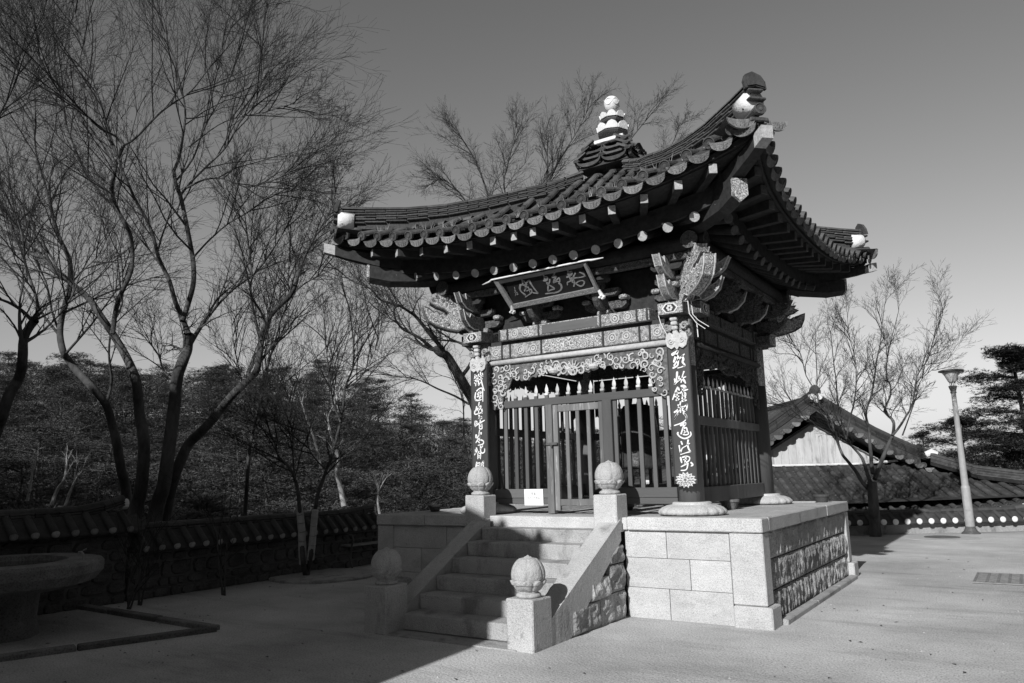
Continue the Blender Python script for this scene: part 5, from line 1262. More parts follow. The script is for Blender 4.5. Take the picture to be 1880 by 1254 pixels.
# upper roof: two slopes from the ridge, running away
for s_ in(-1,1):
    mb=MB(); n=12
    for j in range(n+1):
        u=s_*lerp(0,HW,j/n); vmin=1.2 if abs(u)<2.9 else max(-1.15,1.2-(abs(u)-2.9)*.72)
        for k in range(8):
            v=lerp(vmin,16,k/7); z=Sz(u)+ (.0 if abs(u)<3 else lift(u)*max(0,1-(v+1.15)/6)*.45); mb.v.append((u,v,z))
    for j in range(n):
        for k in range(7): a=j*8+k; mb.f.append((a,a+8,a+9,a+1)); mb.m.append(0)
    hobj('upper_slope',mb,'houseroof')
# rows of tubes on the right slope seen edge-on
    for k in range(14):
        v=1.4+k*.34; pts=[(s_*u,v,Sz(u)+.04) for u in(0.1,1,2,3,4.5,HW)]; mb=MB(); mb.tube(pts,.07,6); hobj('tile_row',mb,'houseroof')
# gable: white boarded triangle, frame, verge with tile ends, descending ridges
mb=MB(); mb.prism([(-2.35,1.72),(2.35,1.72),(1.9,1.9),(0,3.0),(-1.9,1.9)],lambda a,b,t:(a,t,b),1.55,1.65); hobj('gable_wall',recalc(mb),'wallplaster')
for i in range(17):
    u=-1.95+i*.24; top=3.0-(3.0-1.9)*abs(u)/1.9-.12; 
    if top>1.85: mb=MB(); mb.cbox((u,1.53,1.74),(u+.225,1.552,top),.004); hobj('gable_plank',mb,'wallplaster')
for s_ in(-1,1):
    mb=MB(); mb.prism([(0,3.0),(s_*1.95,1.84),(s_*1.95,1.80),(0,2.94)],lambda a,b,t:(a,t,b),1.49,1.54); hobj('barge_strip',recalc(mb),'iron')
mb=MB(); mb.tube([(-2.5,1.42,1.78),(-1.2,1.40,1.71),(1.2,1.40,1.71),(2.5,1.42,1.78)],.035,8); hobj('white_sill',mb,'lime')
mb=MB(); mb.prism([(-2.7,1.66),(2.7,1.66),(2.5,1.5),(-2.5,1.5)],lambda a,b,t:(a,t,b),1.30,1.44); hobj('foot_ridge',recalc(mb),'tiled')
for s_ in(-1,1):
    for j in range(11):
        f=(j+.35)/10.6; u=s_*lerp(.12,3.15,f); z=Sz(u)-.22; sl=math.atan2(Sz(abs(u)+.1)-Sz(abs(u)-.1),.2)
        put('eave_tile',HE,Matrix.Translation((u,1.02,z+.02)),hs)
        mb=MB(); n=9; w=.135; pol=[(-w,-.02)]+[(-w*cos(PI*q/n),-.03-.12*sin(PI*q/n)) for q in range(1,n)]+[(w,-.02)]
        mb.prism(pol,lambda a,b,t:(u+s_*.14+a,1.0+t,z-.05+b),-.012,.012); hobj('lip_tile',recalc(mb),'tileface')
    for c in range(6):
        pts=[(s_*u,1.22,Sz(u)+.02+.045*c-.02) for u in(0.08,.6,1.2,1.8,2.4,3.0,3.35-.05*c)]
        for a,b in zip(pts,pts[1:]):
            mb=MB(); a=Vector(a);b=Vector(b); d=b-a; L_=d.length; t_=MB(); t_.cbox((0,-.13+.008*c,-.017),(L_-.01,.13-.008*c,.017),.006)
            ang=math.atan2(d.z,d.x); mb.join(t_,Matrix.Translation(a)@Matrix.Rotation(-ang,4,'Y')); hobj('ridge_tile',mb,'verge')
    mb=MB(); mb.tube([(s_*u,1.22,Sz(u)+.29) for u in(0.05,.6,1.2,1.8,2.4,3.0,3.4)],.075,8); hobj('ridge_cover',mb,'verge')
    mb=MB(); mb.tube([(s_*3.22,1.12,Sz(3.2)+.14),(s_*3.36,1.05,Sz(3.2)+.20),(s_*3.50,1.0,Sz(3.2)+.14)],[.10,.12,.08],10); hobj('lime_end',mb,'lime')
    mb=MB(); mb.prism([(2.9,1.05),(2.9,Sz(2.9)-.05),(0,Sz(0)-.05),(0,3.0)],lambda a,b,t:(s_*a,t,max(b,1.2)),1.06,1.5) if False else None
    # soffit under the verge
    mb=MB(); V=[]
    for u in(0,1,2,3.0): V+=[(s_*u,1.02,Sz(u)-.30),(s_*u,1.6,Sz(u)-.30)]
    mb.add(V,[(0,1,3,2),(2,3,5,4),(4,5,7,6)]); 
    V=[]; 
    for u in(0,1,2,3.0): V+=[(s_*u,1.04,Sz(u)-.30),(s_*u,1.04,Sz(u)-.02)]
    mb.add(V,[(0,1,3,2),(2,3,5,4),(4,5,7,6)]); hobj('verge_soffit',mb,'tiled')
    # corner hip ridge of the lower roof
    pts=[(s_*3.3,1.0,1.83),(s_*4.2,.28,1.42),(s_*5.0,-.38,1.25),(s_*5.55,-.80,1.22)]
    for c in range(5):
        for a,b in zip(pts,pts[1:]):
            a=Vector(a)+Vector((0,0,.035*c-.10));b=Vector(b)+Vector((0,0,.035*c-.10)); mb=MB(); mb.tube([a,b],[.11-.008*c]*2,4); hobj('ridge_tile',mb,'ridge')
    mb=MB(); mb.tube([Vector(p)+Vector((0,0,.10)) for p in pts],.07,8); hobj('ridge_cover',mb,'ridge')
    b=MB(); b.tube([(s_*5.48,-.85,1.17),(s_*5.68,-1.0,1.17)],.13,14); b.tube([(s_*5.45,-.95,1.33),(s_*5.72,-1.0,1.35)],.06,10); hobj('lime_end',b,'lime')
# end face of the main ridge
mb=MB(); mb.prism([(-.16,3.78),(-.17,3.93),(-.10,4.07),(0,4.12),(.10,4.07),(.17,3.93),(.16,3.78)],lambda a,b,t:(a,t,b),.95,1.02); hobj('end_tile',recalc(mb),'tiled')
for x in(-.1,.1): b=MB(); b.tube([(x,.93,3.75),(x,1.1,3.75)],.095,12); hobj('lime_end',b,'lime')
b=MB(); b.tube([(0,.90,3.62),(0,1.1,3.62)],.06,10); hobj('lime_end',b,'lime')
for c in range(5):
    mb=MB(); mb.cbox((-.15+.01*c,1.0,3.60+.045*c),(.15-.01*c,16,3.635+.045*c),.005); hobj('ridge_tile',mb,'ridge')
# body in the shade of the eaves
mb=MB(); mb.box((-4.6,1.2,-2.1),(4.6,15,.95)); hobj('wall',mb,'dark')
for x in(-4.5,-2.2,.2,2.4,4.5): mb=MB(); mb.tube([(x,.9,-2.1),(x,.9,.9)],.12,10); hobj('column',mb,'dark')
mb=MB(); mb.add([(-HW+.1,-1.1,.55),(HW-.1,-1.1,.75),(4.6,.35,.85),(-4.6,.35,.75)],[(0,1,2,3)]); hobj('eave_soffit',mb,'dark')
for i in range(18):
    x=-5.2+i*.62; mb=MB(); mb.tube([(x,.3,.62),(x*1.03,-1.05,.42+lift(x)*.9)],.05,6); hobj('rafter',mb,'dark')
# second, lower tiled roof at the right edge
h2=thing('tiled_outbuilding','small tile-roofed outbuilding just cut by the right picture edge','outbuilding',W(14.1,19.4,-.42),YAW)
mb=MB(); mb.prism([(-1.0,.62),(-1.0,.52),(3,.52),(3,1.7)],lambda a,b,t:(a,t,b),-.2,4); mb.box((-.2,.5,-2.1),(3,3.5,.55)); obj('roof_bed',recalc(mb),'tiled',h2)
sl_=math.atan2(1.08,4)
for i in range(9):
    for j in range(4):
        put('convex_tile',HT,Matrix.Translation((-.98+j*.33,-.1+i*.33,.66+j*.33*.27))@Matrix.Rotation(-PI/2,4,'Z')@Matrix.Rotation(sl_,4,'X'),h2)
mf=thing('metal_fence','pale grey metal railing and gate post at the right end of the low wall','railing',W(11.75,17.9,0),YAW)
for x in(0,.16,.22): mb=MB(); mb.cbox((x,0,0),(x+.05,.05,.48),.004); obj('post',mb,'steel',mf)
for z in(.1,.38): mb=MB(); mb.cbox((.27,.01,z),(1.2,.04,z+.04),.004); obj('rail',mb,'steel',mf)
# ================================================================ TREES
def grow(T,Bm,p,d,L_,r,lv,rr,par):
    """one branch as a bent tapering tube with side branches; T thick wood, Bm twigs"""
    mxl,kink,up,ns=par['lv'],par['kink'],par['up'],(9,7,5,4,3,3,3)
    n=4 if lv<3 else (3 if lv<mxl else 2)
    pts=[p];rs=[r];dd=d.copy(); ch=[]
    for i in range(n):
        dd=(dd+Vector((rr.gauss(0,kink),rr.gauss(0,kink),rr.gauss(0,kink)+up))).normalized()
        p=p+dd*(L_/n); rn=r*(1-.62*(i+1)/n); pts.append(p); rs.append(max(rn,par['rmin'])); ch.append((p,dd.copy(),rn))
    (T if r>.012 else Bm).tube(pts,rs,ns[min(lv,6)],cap=False)
    if lv>=mxl: return
    k=par['k'][min(lv,len(par['k'])-1)]
    for j in range(k):
        t=(j+1+rr.uniform(-.3,.3))/(k+.3); t=max(.18,min(1,t)); q=t*n; i=min(int(q),n-1); f=q-i
        a=pts[i].lerp(pts[i+1],f); rb=lerp(rs[i],rs[i+1],f); base=(pts[i+1]-pts[i]).normalized()
        ax=base.orthogonal().normalized(); ax.rotate(Matrix.Rotation(rr.uniform(0,6.28),3,base)); 
        ang=rr.uniform(*par['ang'])*(1.0 if lv<2 else 1.55); nd=base.copy(); nd.rotate(Matrix.Rotation(ang,3,ax))
        nd=(nd+Vector((0,0,par['lift']))).normalized()
        grow(T,Bm,a,nd,L_*rr.uniform(*par['len'])*(1.1-.45*t),rb*rr.uniform(.5,.72),lv+1,rr,par)
    e=ch[-1]
    for s_ in(-1,1):
        ax=e[1].orthogonal().normalized(); ax.rotate(Matrix.Rotation(rr.uniform(0,6.28),3,e[1])); nd=e[1].copy(); nd.rotate(Matrix.Rotation(rr.uniform(.15,.45),3,ax))
        grow(T,Bm,e[0],nd,L_*rr.uniform(.45,.7),max(e[2],par['rmin']),lv+1,rr,par)
PAR=dict(lv=4,kink=.08,up=.012,k=(4,4,3,1),ang=(.28,.68),len=(.40,.66),lift=.07,rmin=.0019)
def limb(T,Bm,px,dep,r0,r1,rr,par,ddep=0,side=7,sl=1.5,lv0=1,start=.25,extend=1.0):
    """main limb through measured points; smaller growth springs from it in every direction"""
    pts=[]; n=len(px)
    for i,(u,v) in enumerate(px): pts.append(D(u,v,dep+ddep*i/(n-1)+ (0.12*sin(i*1.9) if 0<i<n-1 else 0)))
    Q=[]
    for i in range(n-1):
        p0=pts[max(i-1,0)];p1=pts[i];p2=pts[i+1];p3=pts[min(i+2,n-1)]
        for j in range(3):
            t=j/3; Q.append(.5*((2*p1)+(p2-p0)*t+(2*p0-5*p1+4*p2-p3)*t*t+(3*p1-p0-3*p2+p3)*t**3))
    Q.append(pts[-1]); N_=len(Q)
    T.tube(Q,[lerp(r0,r1,(i/(N_-1))**.8) for i in range(N_)],10 if r0>.06 else 7,cap=False)
    sl=sl*par.get('sls',1); extend=extend*par.get('exs',1)
    for j in range(int(side*1.15)):
        t=lerp(start,.98,(j+rr.random()*.8)/(side*1.15)); q=t*(N_-1); i=min(int(q),N_-2); a=Q[i].lerp(Q[i+1],q-i); base=(Q[i+1]-Q[i]).normalized()
        ax=base.orthogonal().normalized(); ax.rotate(Matrix.Rotation(rr.uniform(0,6.28),3,base)); nd=base.copy(); nd.rotate(Matrix.Rotation(rr.uniform(.3,.75),3,ax)); nd=(nd+Vector((0,0,par['lift']))).normalized()
        rb=lerp(r0,r1,t**.8); grow(T,Bm,a,nd,sl*rr.uniform(.6,1.2)*(1.15-.5*t),max(.011,rb*rr.uniform(.36,.6)),lv0,rr,par)
    base=(Q[-1]-Q[-2]).normalized()
    if extend: 
        for s_ in range(2):
            nd=(base+Vector((rr.gauss(0,.22),rr.gauss(0,.22),rr.gauss(0,.22)))).normalized(); grow(T,Bm,Q[-1],nd,sl*extend*rr.uniform(.8,1.1),r1*.9,lv0,rr,par)
    return Q
def tree(name,label,limbs,dep,seed,par=PAR,thin=.63,bark='bark',cat='tree',group=None,extra=None):
    rr=random.Random(seed); T=MB();B=MB()
    base=None
    for i,l in enumerate(limbs):
        rs_=thin if l['r'][0]<.12 else .8
        Q=limb(T,B,l['p'],l.get('d',dep),l['r'][0]*rs_,l['r'][1]*rs_,rr,l.get('par',par),l.get('dd',0),l.get('side',7),l.get('sl',1.5),l.get('lv',1),l.get('st',.25),l.get('ext',1.0))
        if base is None: base=Q[0]
    t=thing(name,label,cat,tuple(base),0,group); off=tuple(-base)
    a=obj('trunk',T,bark,t,smooth=True); a.location=off
    if B.v: b=obj('twigs',B,'twig',t); b.location=off; b['kind']='stuff'
    return t
P1=dict(PAR); P1.update(k=(4,5,3,2),kink=.08,lift=.06,sls=1.35,exs=.45)
D1=12.6
tree('bare_tree','bare tree above the dark wall whose trunk leans left, then forks against the sky',[
 dict(p=[(236,975),(252,930),(262,870),(264,808),(256,759),(252,710),(244,682),(228,648),(207,613),(185,580),(163,548),(134,523),(105,498),(81,474)],r=(.15,.045),side=4,st=.7,sl=1.3,dd=.6),
 dict(p=[(207,613),(213,568),(222,540),(240,500),(243,460),(239,430),(226,405),(215,383),(205,351),(210,320),(215,295),(227,267)],r=(.065,.045),side=4,st=.5,sl=1.4,dd=-.5,ext=0),
 dict(p=[(227,267),(212,250),(183,235),(150,205),(118,180),(90,140),(60,95)],r=(.035,.012),side=8,sl=1.5,dd=-.8,d=12.1),
 dict(p=[(227,267),(247,255),(275,226),(299,203),(325,185),(351,167),(380,130),(399,104),(418,65),(432,30)],r=(.033,.010),side=9,sl=1.3,dd=.9,d=12.1),
 dict(p=[(215,383),(180,350),(150,300),(125,240),(110,170),(95,100),(80,30)],r=(.035,.01),side=8,sl=1.5,d=12.3,dd=.9),
 dict(p=[(81,474),(50,440),(20,400),(-20,360)],r=(.03,.01),side=5,sl=1.3,d=13.2),
],D1,11,P1)
tree('bare_tree','tallest bare tree, its thick lit trunk standing behind the gap between the two dark walls',[
 dict(p=[(281,975),(290,925),(301,889),(311,816),(321,735),(325,694),(336,662),(344,641),(346,613)],r=(.155,.10),side=3,st=.8,sl=1.0,ext=0,dd=.1),
 dict(p=[(346,613),(333,580),(322,555),(312,520),(305,503),(290,470),(283,440),(270,405),(250,370),(232,330),(216,290)],r=(.075,.03),side=7,st=.4,sl=1.5,dd=-.6,d=D1+.1),
 dict(p=[(335,590),(345,560),(354,527),(356,500),(354,474),(348,440),(343,415),(337,385),(331,359),(322,335),(319,315)],r=(.075,.05),side=4,st=.4,sl=1.3,dd=.3,d=D1+.1,ext=0),
 dict(p=[(319,315),(330,285),(335,255),(340,220),(339,191),(330,150),(318,100),(300,50),(290,5)],r=(.045,.010),side=10,sl=1.4,dd=.4,d=D1+.4),
 dict(p=[(331,359),(350,335),(380,305),(415,270),(440,225),(470,185),(485,110),(480,75)],r=(.035,.009),side=10,sl=1.2,dd=-.6,d=D1+.4),
 dict(p=[(325,330),(355,290),(375,235),(400,190),(420,150),(440,90),(436,50)],r=(.03,.008),side=8,sl=1.2,dd=.9,d=D1+.4),
 dict(p=[(343,345),(375,330),(410,328),(450,343),(490,335),(525,320),(555,295)],r=(.03,.008),side=9,sl=1.0,dd=-.4,d=D1+.4),
 dict(p=[(354,474),(385,440),(420,410),(455,390),(500,360),(540,350)],r=(.03,.009),side=7,sl=1.1,dd=.6,d=D1+.3),
 dict(p=[(346,270),(400,230),(440,215),(490,205),(520,195),(545,190)],r=(.018,.006),side=7,sl=.8,dd=.5,d=D1+.3),
 dict(p=[(216,290),(200,240),(185,190),(165,130),(150,70),(135,10)],r=(.028,.008),side=8,sl=1.3,d=D1-.5,dd=-.4),
],D1,12,P1)
tree('bare_tree','bare tree with dark trunk sweeping far right toward the pavilion eave from the same clump',[
 dict(p=[(301,975),(310,915),(321,873),(332,845),(346,816),(366,796),(386,775),(401,757),(415,739),(434,718),(451,702),(464,690),(472,678),(477,650),(480,625),(487,600),(496,580),(514,560),(533,543),(542,525),(545,511)],r=(.13,.04),side=8,st=.5,sl=.75,dd=-.4),
 dict(p=[(545,511),(556,480),(570,450),(588,420),(605,390),(620,340)],r=(.034,.009),side=9,sl=.6,d=12.6),
 dict(p=[(533,543),(560,520),(585,505),(600,480)],r=(.025,.008),side=5,sl=.8,d=12.7),
 dict(p=[(480,625),(470,590),(460,540),(462,500),(455,440),(450,400),(440,350)],r=(.04,.010),side=9,sl=.75,d=12.7),
 dict(p=[(346,641),(370,600),(400,560),(430,530),(470,500),(500,460),(530,410),(550,370)],r=(.05,.010),side=10,sl=.75,d=13.2),
 dict(p=[(321,700),(300,680),(290,650),(270,625)],r=(.035,.014),side=5,sl=.8,d=13.2),
],13.0,13,P1)
tree('bare_tree','bare tree with steeply curved trunk in the left quarter of the picture',[
 dict(p=[(232,975),(232,905),(222,860),(215,816),(206,780),(195,743),(170,712),(142,682),(125,660),(116,645),(110,613),(114,580),(122,552),(128,530),(130,511),(128,480),(118,455),(108,434),(98,400),(92,375)],r=(.12,.035),side=8,st=.45,sl=1.4,dd=.3),
 dict(p=[(92,375),(80,330),(66,280),(60,220),(45,150),(20,100)],r=(.03,.008),side=9,sl=1.3,d=14.2),
 dict(p=[(110,613),(95,570),(85,520),(60,470),(40,430),(10,390)],r=(.04,.010),side=8,sl=1.3,d=14.1),
 dict(p=[(195,743),(205,700),(200,650),(206,600),(224,560),(225,500),(220,450)],r=(.045,.012),side=8,sl=1.1,d=13.7),
],13.8,14,P1)
tree('bare_tree','bare tree entering from the left picture edge with a knotted fork',[
 dict(p=[(-30,860),(-10,800),(5,760),(16,727),(32,700),(39,678),(42,650),(43,625),(52,604),(65,588)],r=(.12,.07),side=3,st=.6,sl=1.0,ext=0),
 dict(p=[(65,588),(69,565),(67,548),(58,520),(50,495),(45,474),(42,440),(30,400),(10,360)],r=(.045,.012),side=9,sl=1.2,dd=.3,d=11.5),
 dict(p=[(60,590),(40,570),(15,555),(-10,545),(-40,520)],r=(.05,.02),side=5,sl=1.2,d=11.5),
 dict(p=[(65,588),(90,575),(120,560),(134,540),(150,500),(180,470),(200,430)],r=(.03,.008),side=8,sl=1.1,d=11.5),
 dict(p=[(-60,300),(-20,240),(10,190),(35,130),(20,100)],r=(.035,.008),side=8,sl=1.2,d=11.8),
],11.5,15,P1)
tree('bare_tree','slender bare tree behind the wall, between the clump and the two-stemmed tree',[
 dict(p=[(448,975),(451,930),(454,880),(457,836),(463,800),(472,759),(480,730),(488,694),(495,660),(504,633)],r=(.075,.03),side=8,st=.35,sl=1.3,dd=.2),
 dict(p=[(504,633),(515,590),(530,550),(530,500),(545,450)],r=(.03,.007),side=9,sl=1.1,d=15),
 dict(p=[(472,759),(450,720),(440,680),(430,640),(425,590)],r=(.03,.007),side=8,sl=1.1,d=15),
],15,16,P1)
# two-stemmed tree inside the yard, lower stems wrapped
rr=random.Random(17)
t=tree('bare_tree','two-stemmed bare tree with straw-wrapped stems on the round stone slab in the yard',[
 dict(p=[(563,1072),(561,1056),(557,1035),(555,1010),(554,975),(551,944),(548,915),(545,892),(541,880),(537,868),(524,850),(512,840),(505,815),(496,795)],r=(.085,.02),side=7,st=.6,sl=.9,d=12.5),
 dict(p=[(563,1066),(565,1048),(570,1027),(573,1000),(576,964),(580,930),(584,905),(593,881),(600,860),(607,845),(615,815),(625,775),(630,745),(633,714),(640,695),(647,678),(650,650),(646,600),(640,560)],r=(.075,.018),side=12,st=.4,sl=1.0,d=12.5,dd=.4),
 dict(p=[(541,880),(538,840),(537,800),(530,760),(528,720)],r=(.03,.008),side=8,sl=.8,d=12.45),
 dict(p=[(625,775),(612,740),(606,700),(600,650),(595,610)],r=(.03,.008),side=8,sl=.8,d=12.7),
 dict(p=[(633,714),(655,700),(670,680),(690,640),(700,600)],r=(.02,.006),side=6,sl=.7,d=12.8),
 dict(p=[(600,865),(570,830),(560,790),(548,770)],r=(.025,.006),side=6,sl=.7,d=12.5),
],12.5,17,dict(P1,k=(4,4,3,2)))
bb=Vector(t.location)
for px,r in(([(557,1035),(555,1010),(554,975),(551,944),(549,925)],.066),([(570,1027),(573,1000),(576,964),(579,935)],.060)):
    pts=[D(u,v,12.5) for u,v in px]
    for a,b in zip(pts,pts[1:]):
        for q in range(2):
            m_=MB(); c0=a.lerp(b,q/2);c1=a.lerp(b,q/2+.46); m_.tube([c0,c1],[r*1.05,r*1.0],12); o=obj('straw_wrap',m_,'wrap',t); o.location=-bb; r*=.975
# big tree behind the pavilion
P2=dict(PAR); P2.update(kink=.12,lift=.05,len=(.42,.66),k=(5,5,4,2),sls=1.15,exs=.6)
DB=19.5
tree('bare_tree','large spreading bare tree behind the pavilion, crown showing above the tiled roof',[
 dict(p=[(925,990),(915,900),(900,840),(884,780),(869,735),(855,712),(845,694),(832,672),(820,653),(808,648),(800,640)],r=(.24,.12),side=2,st=.8,sl=1.5,ext=0),
 dict(p=[(820,653),(808,635),(792,617),(775,595),(762,580),(751,572),(735,562),(722,558),(698,550),(680,530),(645,515),(620,495)],r=(.10,.02),side=9,sl=1.1,dd=-1),
 dict(p=[(800,645),(785,632),(771,621),(755,612),(739,604),(727,588),(723,572),(728,555),(715,530),(700,500)],r=(.08,.02),side=7,sl=1.1,dd=.8),
 dict(p=[(845,694),(862,672),(868,650),(855,635),(840,628)],r=(.09,.05),side=3,sl=1.2),
 dict(p=[(861,742),(835,727),(804,714),(780,702),(755,694),(720,690),(682,682),(650,678)],r=(.05,.01),side=8,sl=1.1,d=19.3),
 dict(p=[(880,770),(900,680),(930,560),(960,460),(985,390),(1003,330),(1005,290)],r=(.16,.03),side=9,st=.5,sl=.9,d=20,dd=.4),
 dict(p=[(930,560),(915,470),(905,400),(890,340),(870,290),(845,250)],r=(.08,.02),side=11,sl=.85,st=.3,d=20),
 dict(p=[(905,430),(870,390),(840,350),(815,330),(800,330)],r=(.05,.015),side=9,sl=.7,d=20.2),
 dict(p=[(960,460),(940,400),(925,340),(935,290),(950,240)],r=(.06,.014),side=10,sl=.8,d=20.3),
 dict(p=[(985,390),(1010,330),(1030,290),(1060,240),(1080,200)],r=(.05,.012),side=10,sl=.8,d=20.6),
 dict(p=[(960,460),(1030,400),(1090,340),(1130,290),(1170,240),(1195,210)],r=(.09,.014),side=12,sl=.8,d=20.6),
 dict(p=[(1030,400),(1120,370),(1190,320),(1225,280),(1250,230)],r=(.06,.012),side=10,sl=.7,d=20.4),
 dict(p=[(862,860),(852,800),(850,740),(835,700),(812,690)],r=(.04,.012),side=4,sl=.9,d=19),
],DB,18,P2)
# right-hand tree in front of the low wall
P3=dict(PAR); P3.update(kink=.13,k=(4,5,3,2),lift=.14,up=.02,len=(.44,.68),rmin=.0019,sls=1.15,exs=.8)
DR=17.7
tree('bare_tree','many-limbed bare tree with dark trunk in front of the low wall and tiled house',[
 dict(p=[(1608,990),(1606,960),(1604,930),(1602,905),(1601,885)],r=(.17,.13),side=0,ext=0),
 dict(p=[(1600,905),(1592,895),(1583,885),(1573,868),(1565,857),(1555,845),(1547,835),(1540,818),(1536,802),(1530,787),(1527,773),(1515,758),(1506,747),(1500,720),(1500,690),(1498,650)],r=(.085,.015),side=9,st=.4,sl=.6,dd=-.5),
 dict(p=[(1598,885),(1591,865),(1587,852),(1582,840),(1576,832),(1563,818),(1554,806),(1545,775),(1538,745),(1535,700),(1530,660),(1525,610)],r=(.075,.012),side=10,st=.35,sl=.6,dd=.5),
 dict(p=[(1603,870),(1600,850),(1599,832),(1597,815),(1596,790),(1590,765),(1592,748),(1600,725),(1605,696),(1610,660),(1616,630),(1620,590),(1624,560)],r=(.08,.010),side=11,st=.35,sl=.62),
 dict(p=[(1606,880),(1614,858),(1622,838),(1630,818),(1638,802),(1641,787),(1640,773),(1630,763),(1624,755),(1628,742),(1635,725),(1634,705),(1627,692),(1630,650),(1640,610),(1650,570)],r=(.09,.010),side=12,st=.35,sl=.62,dd=.4),
 dict(p=[(1638,800),(1648,788),(1657,775),(1664,763),(1671,752),(1678,730),(1682,696),(1692,676),(1704,659),(1712,630),(1723,600),(1730,580)],r=(.05,.008),side=12,st=.25,sl=.62,dd=-.4),
 dict(p=[(1657,799),(1664,780),(1672,758),(1680,735),(1690,700),(1710,680),(1740,660)],r=(.03,.007),side=6,st=.35,sl=.7),
 dict(p=[(1554,806),(1560,770),(1568,740),(1572,700),(1570,660),(1560,620),(1556,585)],r=(.04,.008),side=10,sl=.6,dd=-.4),
 dict(p=[(1536,802),(1510,790),(1485,770),(1460,750),(1440,745),(1415,750)],r=(.025,.006),side=7,sl=.8,dd=-.4),
 dict(p=[(1500,720),(1480,690),(1470,650),(1450,620),(1435,590)],r=(.022,.006),side=8,sl=.8,d=17.2),
],DR,19,P3)
# small bare shrubs by the left wall
P4=dict(PAR,lv=3,k=(3,3,2),kink=.1,lift=.3)
for i,(u,v,dp,sc,lab) in enumerate(((408,1092,10.9,1.1,'thin bare sapling against the dark wall beside the stone kerb'),(235,1100,9.9,.9,'low bare shrub between the basin and the wall'),(255,1098,10.2,.7,'small forked twiggy shrub behind the kerb'))):
    b=D(u,v,dp); b.z=0; T=MB();B=MB(); rr=random.Random(40+i)
    for j in range(3): grow(T,B,Vector((.03*j,0,0)),Vector((rr.gauss(0,.25),rr.gauss(0,.25),1)).normalized(),sc,.014,1,rr,P4)
    t=thing('bare_shrub',lab,'shrub',tuple(b)); obj('stems',T,'bark',t); 
    if B.v: o=obj('twigs',B,'twig',t); o['kind']='stuff'
# ================================================================ PINES AND THE WOODED HILL
def tuft(mb,p,r,rr,n=7,flat=.45,wd=.10):
    for j in range(n):
        a=rr.uniform(0,6.28); e=rr.uniform(-.15,.9); d=Vector((cos(a)*cos(e),sin(a)*cos(e),sin(e)*flat+.08)); s_=Vector((-sin(a),cos(a),rr.uniform(-.4,.4)))*r*wd
        q=p+Vector((rr.gauss(0,.25),rr.gauss(0,.25),rr.gauss(0,.12)))*r
        mb.v+=[tuple(q-s_),tuple(q+s_),tuple(q+d*r)]; k=len(mb.v); mb.f.append((k-3,k-2,k-1)); mb.m.append(0)
def pine(h,spread,seed,npad=16,ntuft=60,tr=.26,nb=7,base=.35,lean=.1,flat=.3):
    rr=random.Random(seed); T=MB();C=MB()
    pts=[Vector((0,0,-.5))]; p=Vector((0,0,0)); dx,dy=rr.uniform(-lean,lean),rr.uniform(-lean,lean)
    for i in range(7):
        z=h*(i+1)/7.3; p=Vector((dx*z+.05*h*sin(i*1.3+seed)*lean*3,dy*z+.04*h*cos(i*1.7+seed)*lean*3,z)); pts.append(p)
    r0=h*.022; T.tube(pts,[r0*(1-.11*i) for i in range(8)],7,cap=False)
    def at(z):
        q=max(0,min(6.99,z/h*7.3)); i=int(q); return pts[i].lerp(pts[min(i+1,7)],q-i)
    for i in range(npad):
        f=base+(1-base)*(i+.5)/npad; z=h*f; a=i*2.4+rr.uniform(-.5,.5); ext=spread*(math.sin(PI*min(1,(1-f)/(1-base)*.72+.12)))*rr.uniform(.65,1.1)
        c=at(z); e=c+Vector((cos(a),sin(a),rr.uniform(.0,.22)))*ext
        T.tube([c,c.lerp(e,.5)+Vector((0,0,.06*ext)),e],[r0*.34,r0*.22,r0*.08],4,cap=False)
        pr=ext*.55+spread*.12
        for j in range(ntuft):
            u=rr.random()**.6; b=rr.uniform(0,6.28); q=c.lerp(e,rr.uniform(.45,1.05))+Vector((cos(b)*pr*u,sin(b)*pr*u,rr.gauss(0,.5)*pr*flat*.45+pr*.1*(1-u)))
            tuft(C,q,tr*rr.uniform(.7,1.25),rr,nb)
    for j in range(ntuft): 
        q=at(h*.97)+Vector((rr.gauss(0,.25),rr.gauss(0,.25),rr.gauss(0,.12)))*spread*.6; tuft(C,q,tr,rr,nb)
    return T,C
def add_pine(label,x,y,z,h,spread,seed,mt='needle',**k):
    T,C=pine(h,spread,seed,**k); t=thing('pine_tree',label,'tree',(x,y,z)); obj('trunk',T,'pinebark',t,smooth=True); obj('crown',C,mt,t); return t
def at_(u,f,z): return Vector((CAM.x,CAM.y,0))+wf*f+wr*((u-940)/FPX*f*1.0)+Vector((0,0,z))
p=at_(1875,25,-2); add_pine('tall layered pine tree at the right picture edge beyond the tiled roofs',p.x,p.y,p.z,7.5,1.45,3,npad=22,ntuft=420,tr=.13,nb=9,base=.30,lean=.03,flat=.6)
p=at_(1945,26,-2); add_pine('pine tree mostly beyond the right picture edge, its lower pads crossing the tall pine',p.x,p.y,p.z,5.4,1.5,8,npad=15,ntuft=360,tr=.15,nb=8,base=.35,flat=.6)
p=at_(1752,36,-2); add_pine('broad low pine crown behind the lamp post and tiled roof',p.x,p.y,p.z,5.9,1.8,5,npad=16,ntuft=340,tr=.15,nb=8,base=.40,flat=.45)
p=at_(1820,34,-2); add_pine('lower pine filling the gap between the lamp post and the tall pine',p.x,p.y,p.z,4.9,1.9,6,npad=13,ntuft=320,tr=.15,nb=8,base=.4,flat=.45)
p=at_(1688,44,-2); add_pine('distant small pine tip showing above the house roof ridge',p.x,p.y,p.z,5.6,1.5,7,npad=11,ntuft=130,tr=.16,nb=6,base=.4,flat=.4)
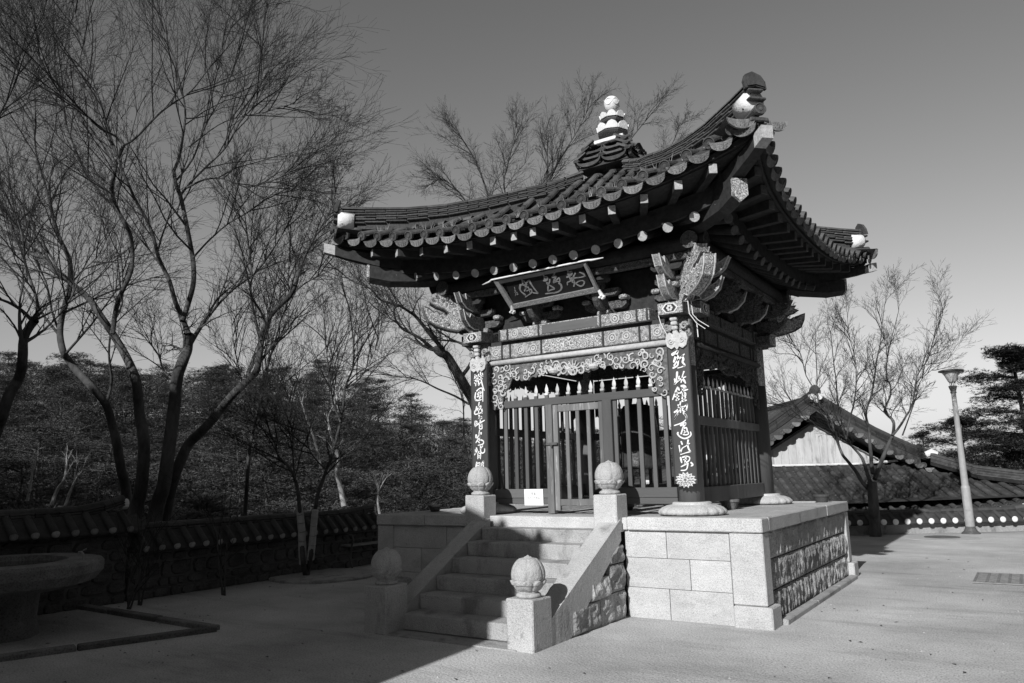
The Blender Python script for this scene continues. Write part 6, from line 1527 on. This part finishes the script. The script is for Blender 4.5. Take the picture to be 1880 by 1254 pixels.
# individually visible pines of the hill
protos=[]
for s_ in range(5):
    T,C=pine(5.2,2.1,20+s_,npad=17,ntuft=130,tr=.17,nb=7,base=.22,lean=.08,flat=.55); protos.append((mesh(T,'trunk',['hillbark'],True),mesh(C,'crown',['needle2'])))
rr=random.Random(5); spots=[]
for i in range(4000):
    if len(spots)>=292: break
    f=rr.uniform(21,66)**1.0; u=rr.uniform(-420,1290)
    x=(u-940)/FPX*f; p=Vector((CAM.x,CAM.y,0))+wf*f+wr*x
    if p.x>-9.5 and (p-WO).dot(wf)<14: continue
    if any((p-q).length<1.5+.021*f for q in spots): continue
    spots.append(p)
for i,p in enumerate(sorted(spots,key=lambda q:(q-CAM).length)):
    a,b=protos[i%5]; z=hillh(p.x,p.y); sc=rr.uniform(.70,1.0)*(.9 if (p-CAM).length<36 else .82)
    t=thing('hill_pine','dense green pine among those covering the hillside behind the bare trees','tree',(p.x,p.y,z-.1),rr.uniform(0,6.28),'pines covering the hillside'); t.scale=(sc,sc,sc*rr.uniform(.85,1.1))
    ob('trunk',a,t); ob('crown',b,t)
for i,(x,y,sc) in enumerate(((-15.0,-13.0,2.0),(-17.5,-15.5,2.2),(-12.5,-16.4,2.2),(-21,-14,2.2))):  # unseen pines added at the left to block sky light
    a,b=protos[i%5]; t=thing('pine_tree','tall dense pine beyond the left picture edge, added for shade, number %d from the wall'%(i+1) if False else ('tall dense pine beyond the left picture edge, '+('added for shade nearest the tall tiled wall','added for shade behind the nearest one','added for shade closest to the temple hall','added for shade farthest out on the slope')[i]),'tree',(x,y,-.5),i*1.3); t.scale=(sc,sc,sc)
    ob('trunk',a,t); ob('crown',b,t)
# undergrowth mass
m_=MB(); rr=random.Random(9)
for i in range(30000):
    f=rr.uniform(13,68); u=rr.uniform(-400,1290); x=(u-940)/FPX*f; p=Vector((CAM.x,CAM.y,0))+wf*f+wr*x
    if p.x>-7.8 and (p-WO).dot(wf)<14: continue
    z=hillh(p.x,p.y)+rr.uniform(.0,.9)+ (rr.uniform(0,2.6) if f>38 else 0); tuft(m_,Vector((p.x,p.y,z)),rr.uniform(.18,.34),rr,6,.9)
o=obj('undergrowth',m_,'needle2'); o['kind']='stuff'; o['label']='scrub and low pine branches covering the hill floor'
# pale slim trunks at the foot of the hill
P5=dict(PAR,lv=2,k=(2,2),kink=.1,lift=.3,rmin=.004)
for i,(px,dp,r,lab) in enumerate((
 ([(92,935),(105,900),(118,880),(122,855)],21,.06,'pale slim leaning trunk at the foot of the hill, third from the left edge'),
 ([(118,935),(130,900),(142,875)],21,.05,'pale slim trunk leaning right just beside another at the hill foot'),
 ([(50,920),(56,890),(60,865)],22,.05,'short pale trunk nearest the left picture edge at the hill foot'),
 ([(632,930),(625,895),(618,865),(622,845),(608,800)],20,.08,'white-barked birch trunk leaning left behind the end of the tiled wall'),
 ([(590,860),(575,800),(562,765),(556,745),(548,720)],19,.035,'bright bare branchy birch top right of the two-stemmed tree'),
 ([(604,790),(603,765),(615,740),(628,715)],19,.03,'bright forked birch top just left of the pavilion'),
 ([(700,955),(694,925),(696,900)],19,.05,'short pale trunk behind the curled end of the tiled wall'))):
    T=MB();B=MB(); rr=random.Random(70+i); Q=limb(T,B,px,dp,r,r*.4,rr,P5,0,2,.7,1,.5,.6)
    t=thing('birch_tree',lab,'tree',tuple(Q[0])); a=obj('trunk',T,'barkpale',t,smooth=True); a.location=-Q[0]
    if B.v: b=obj('twigs',B,'barkpale',t); b.location=-Q[0]; b['kind']='stuff'
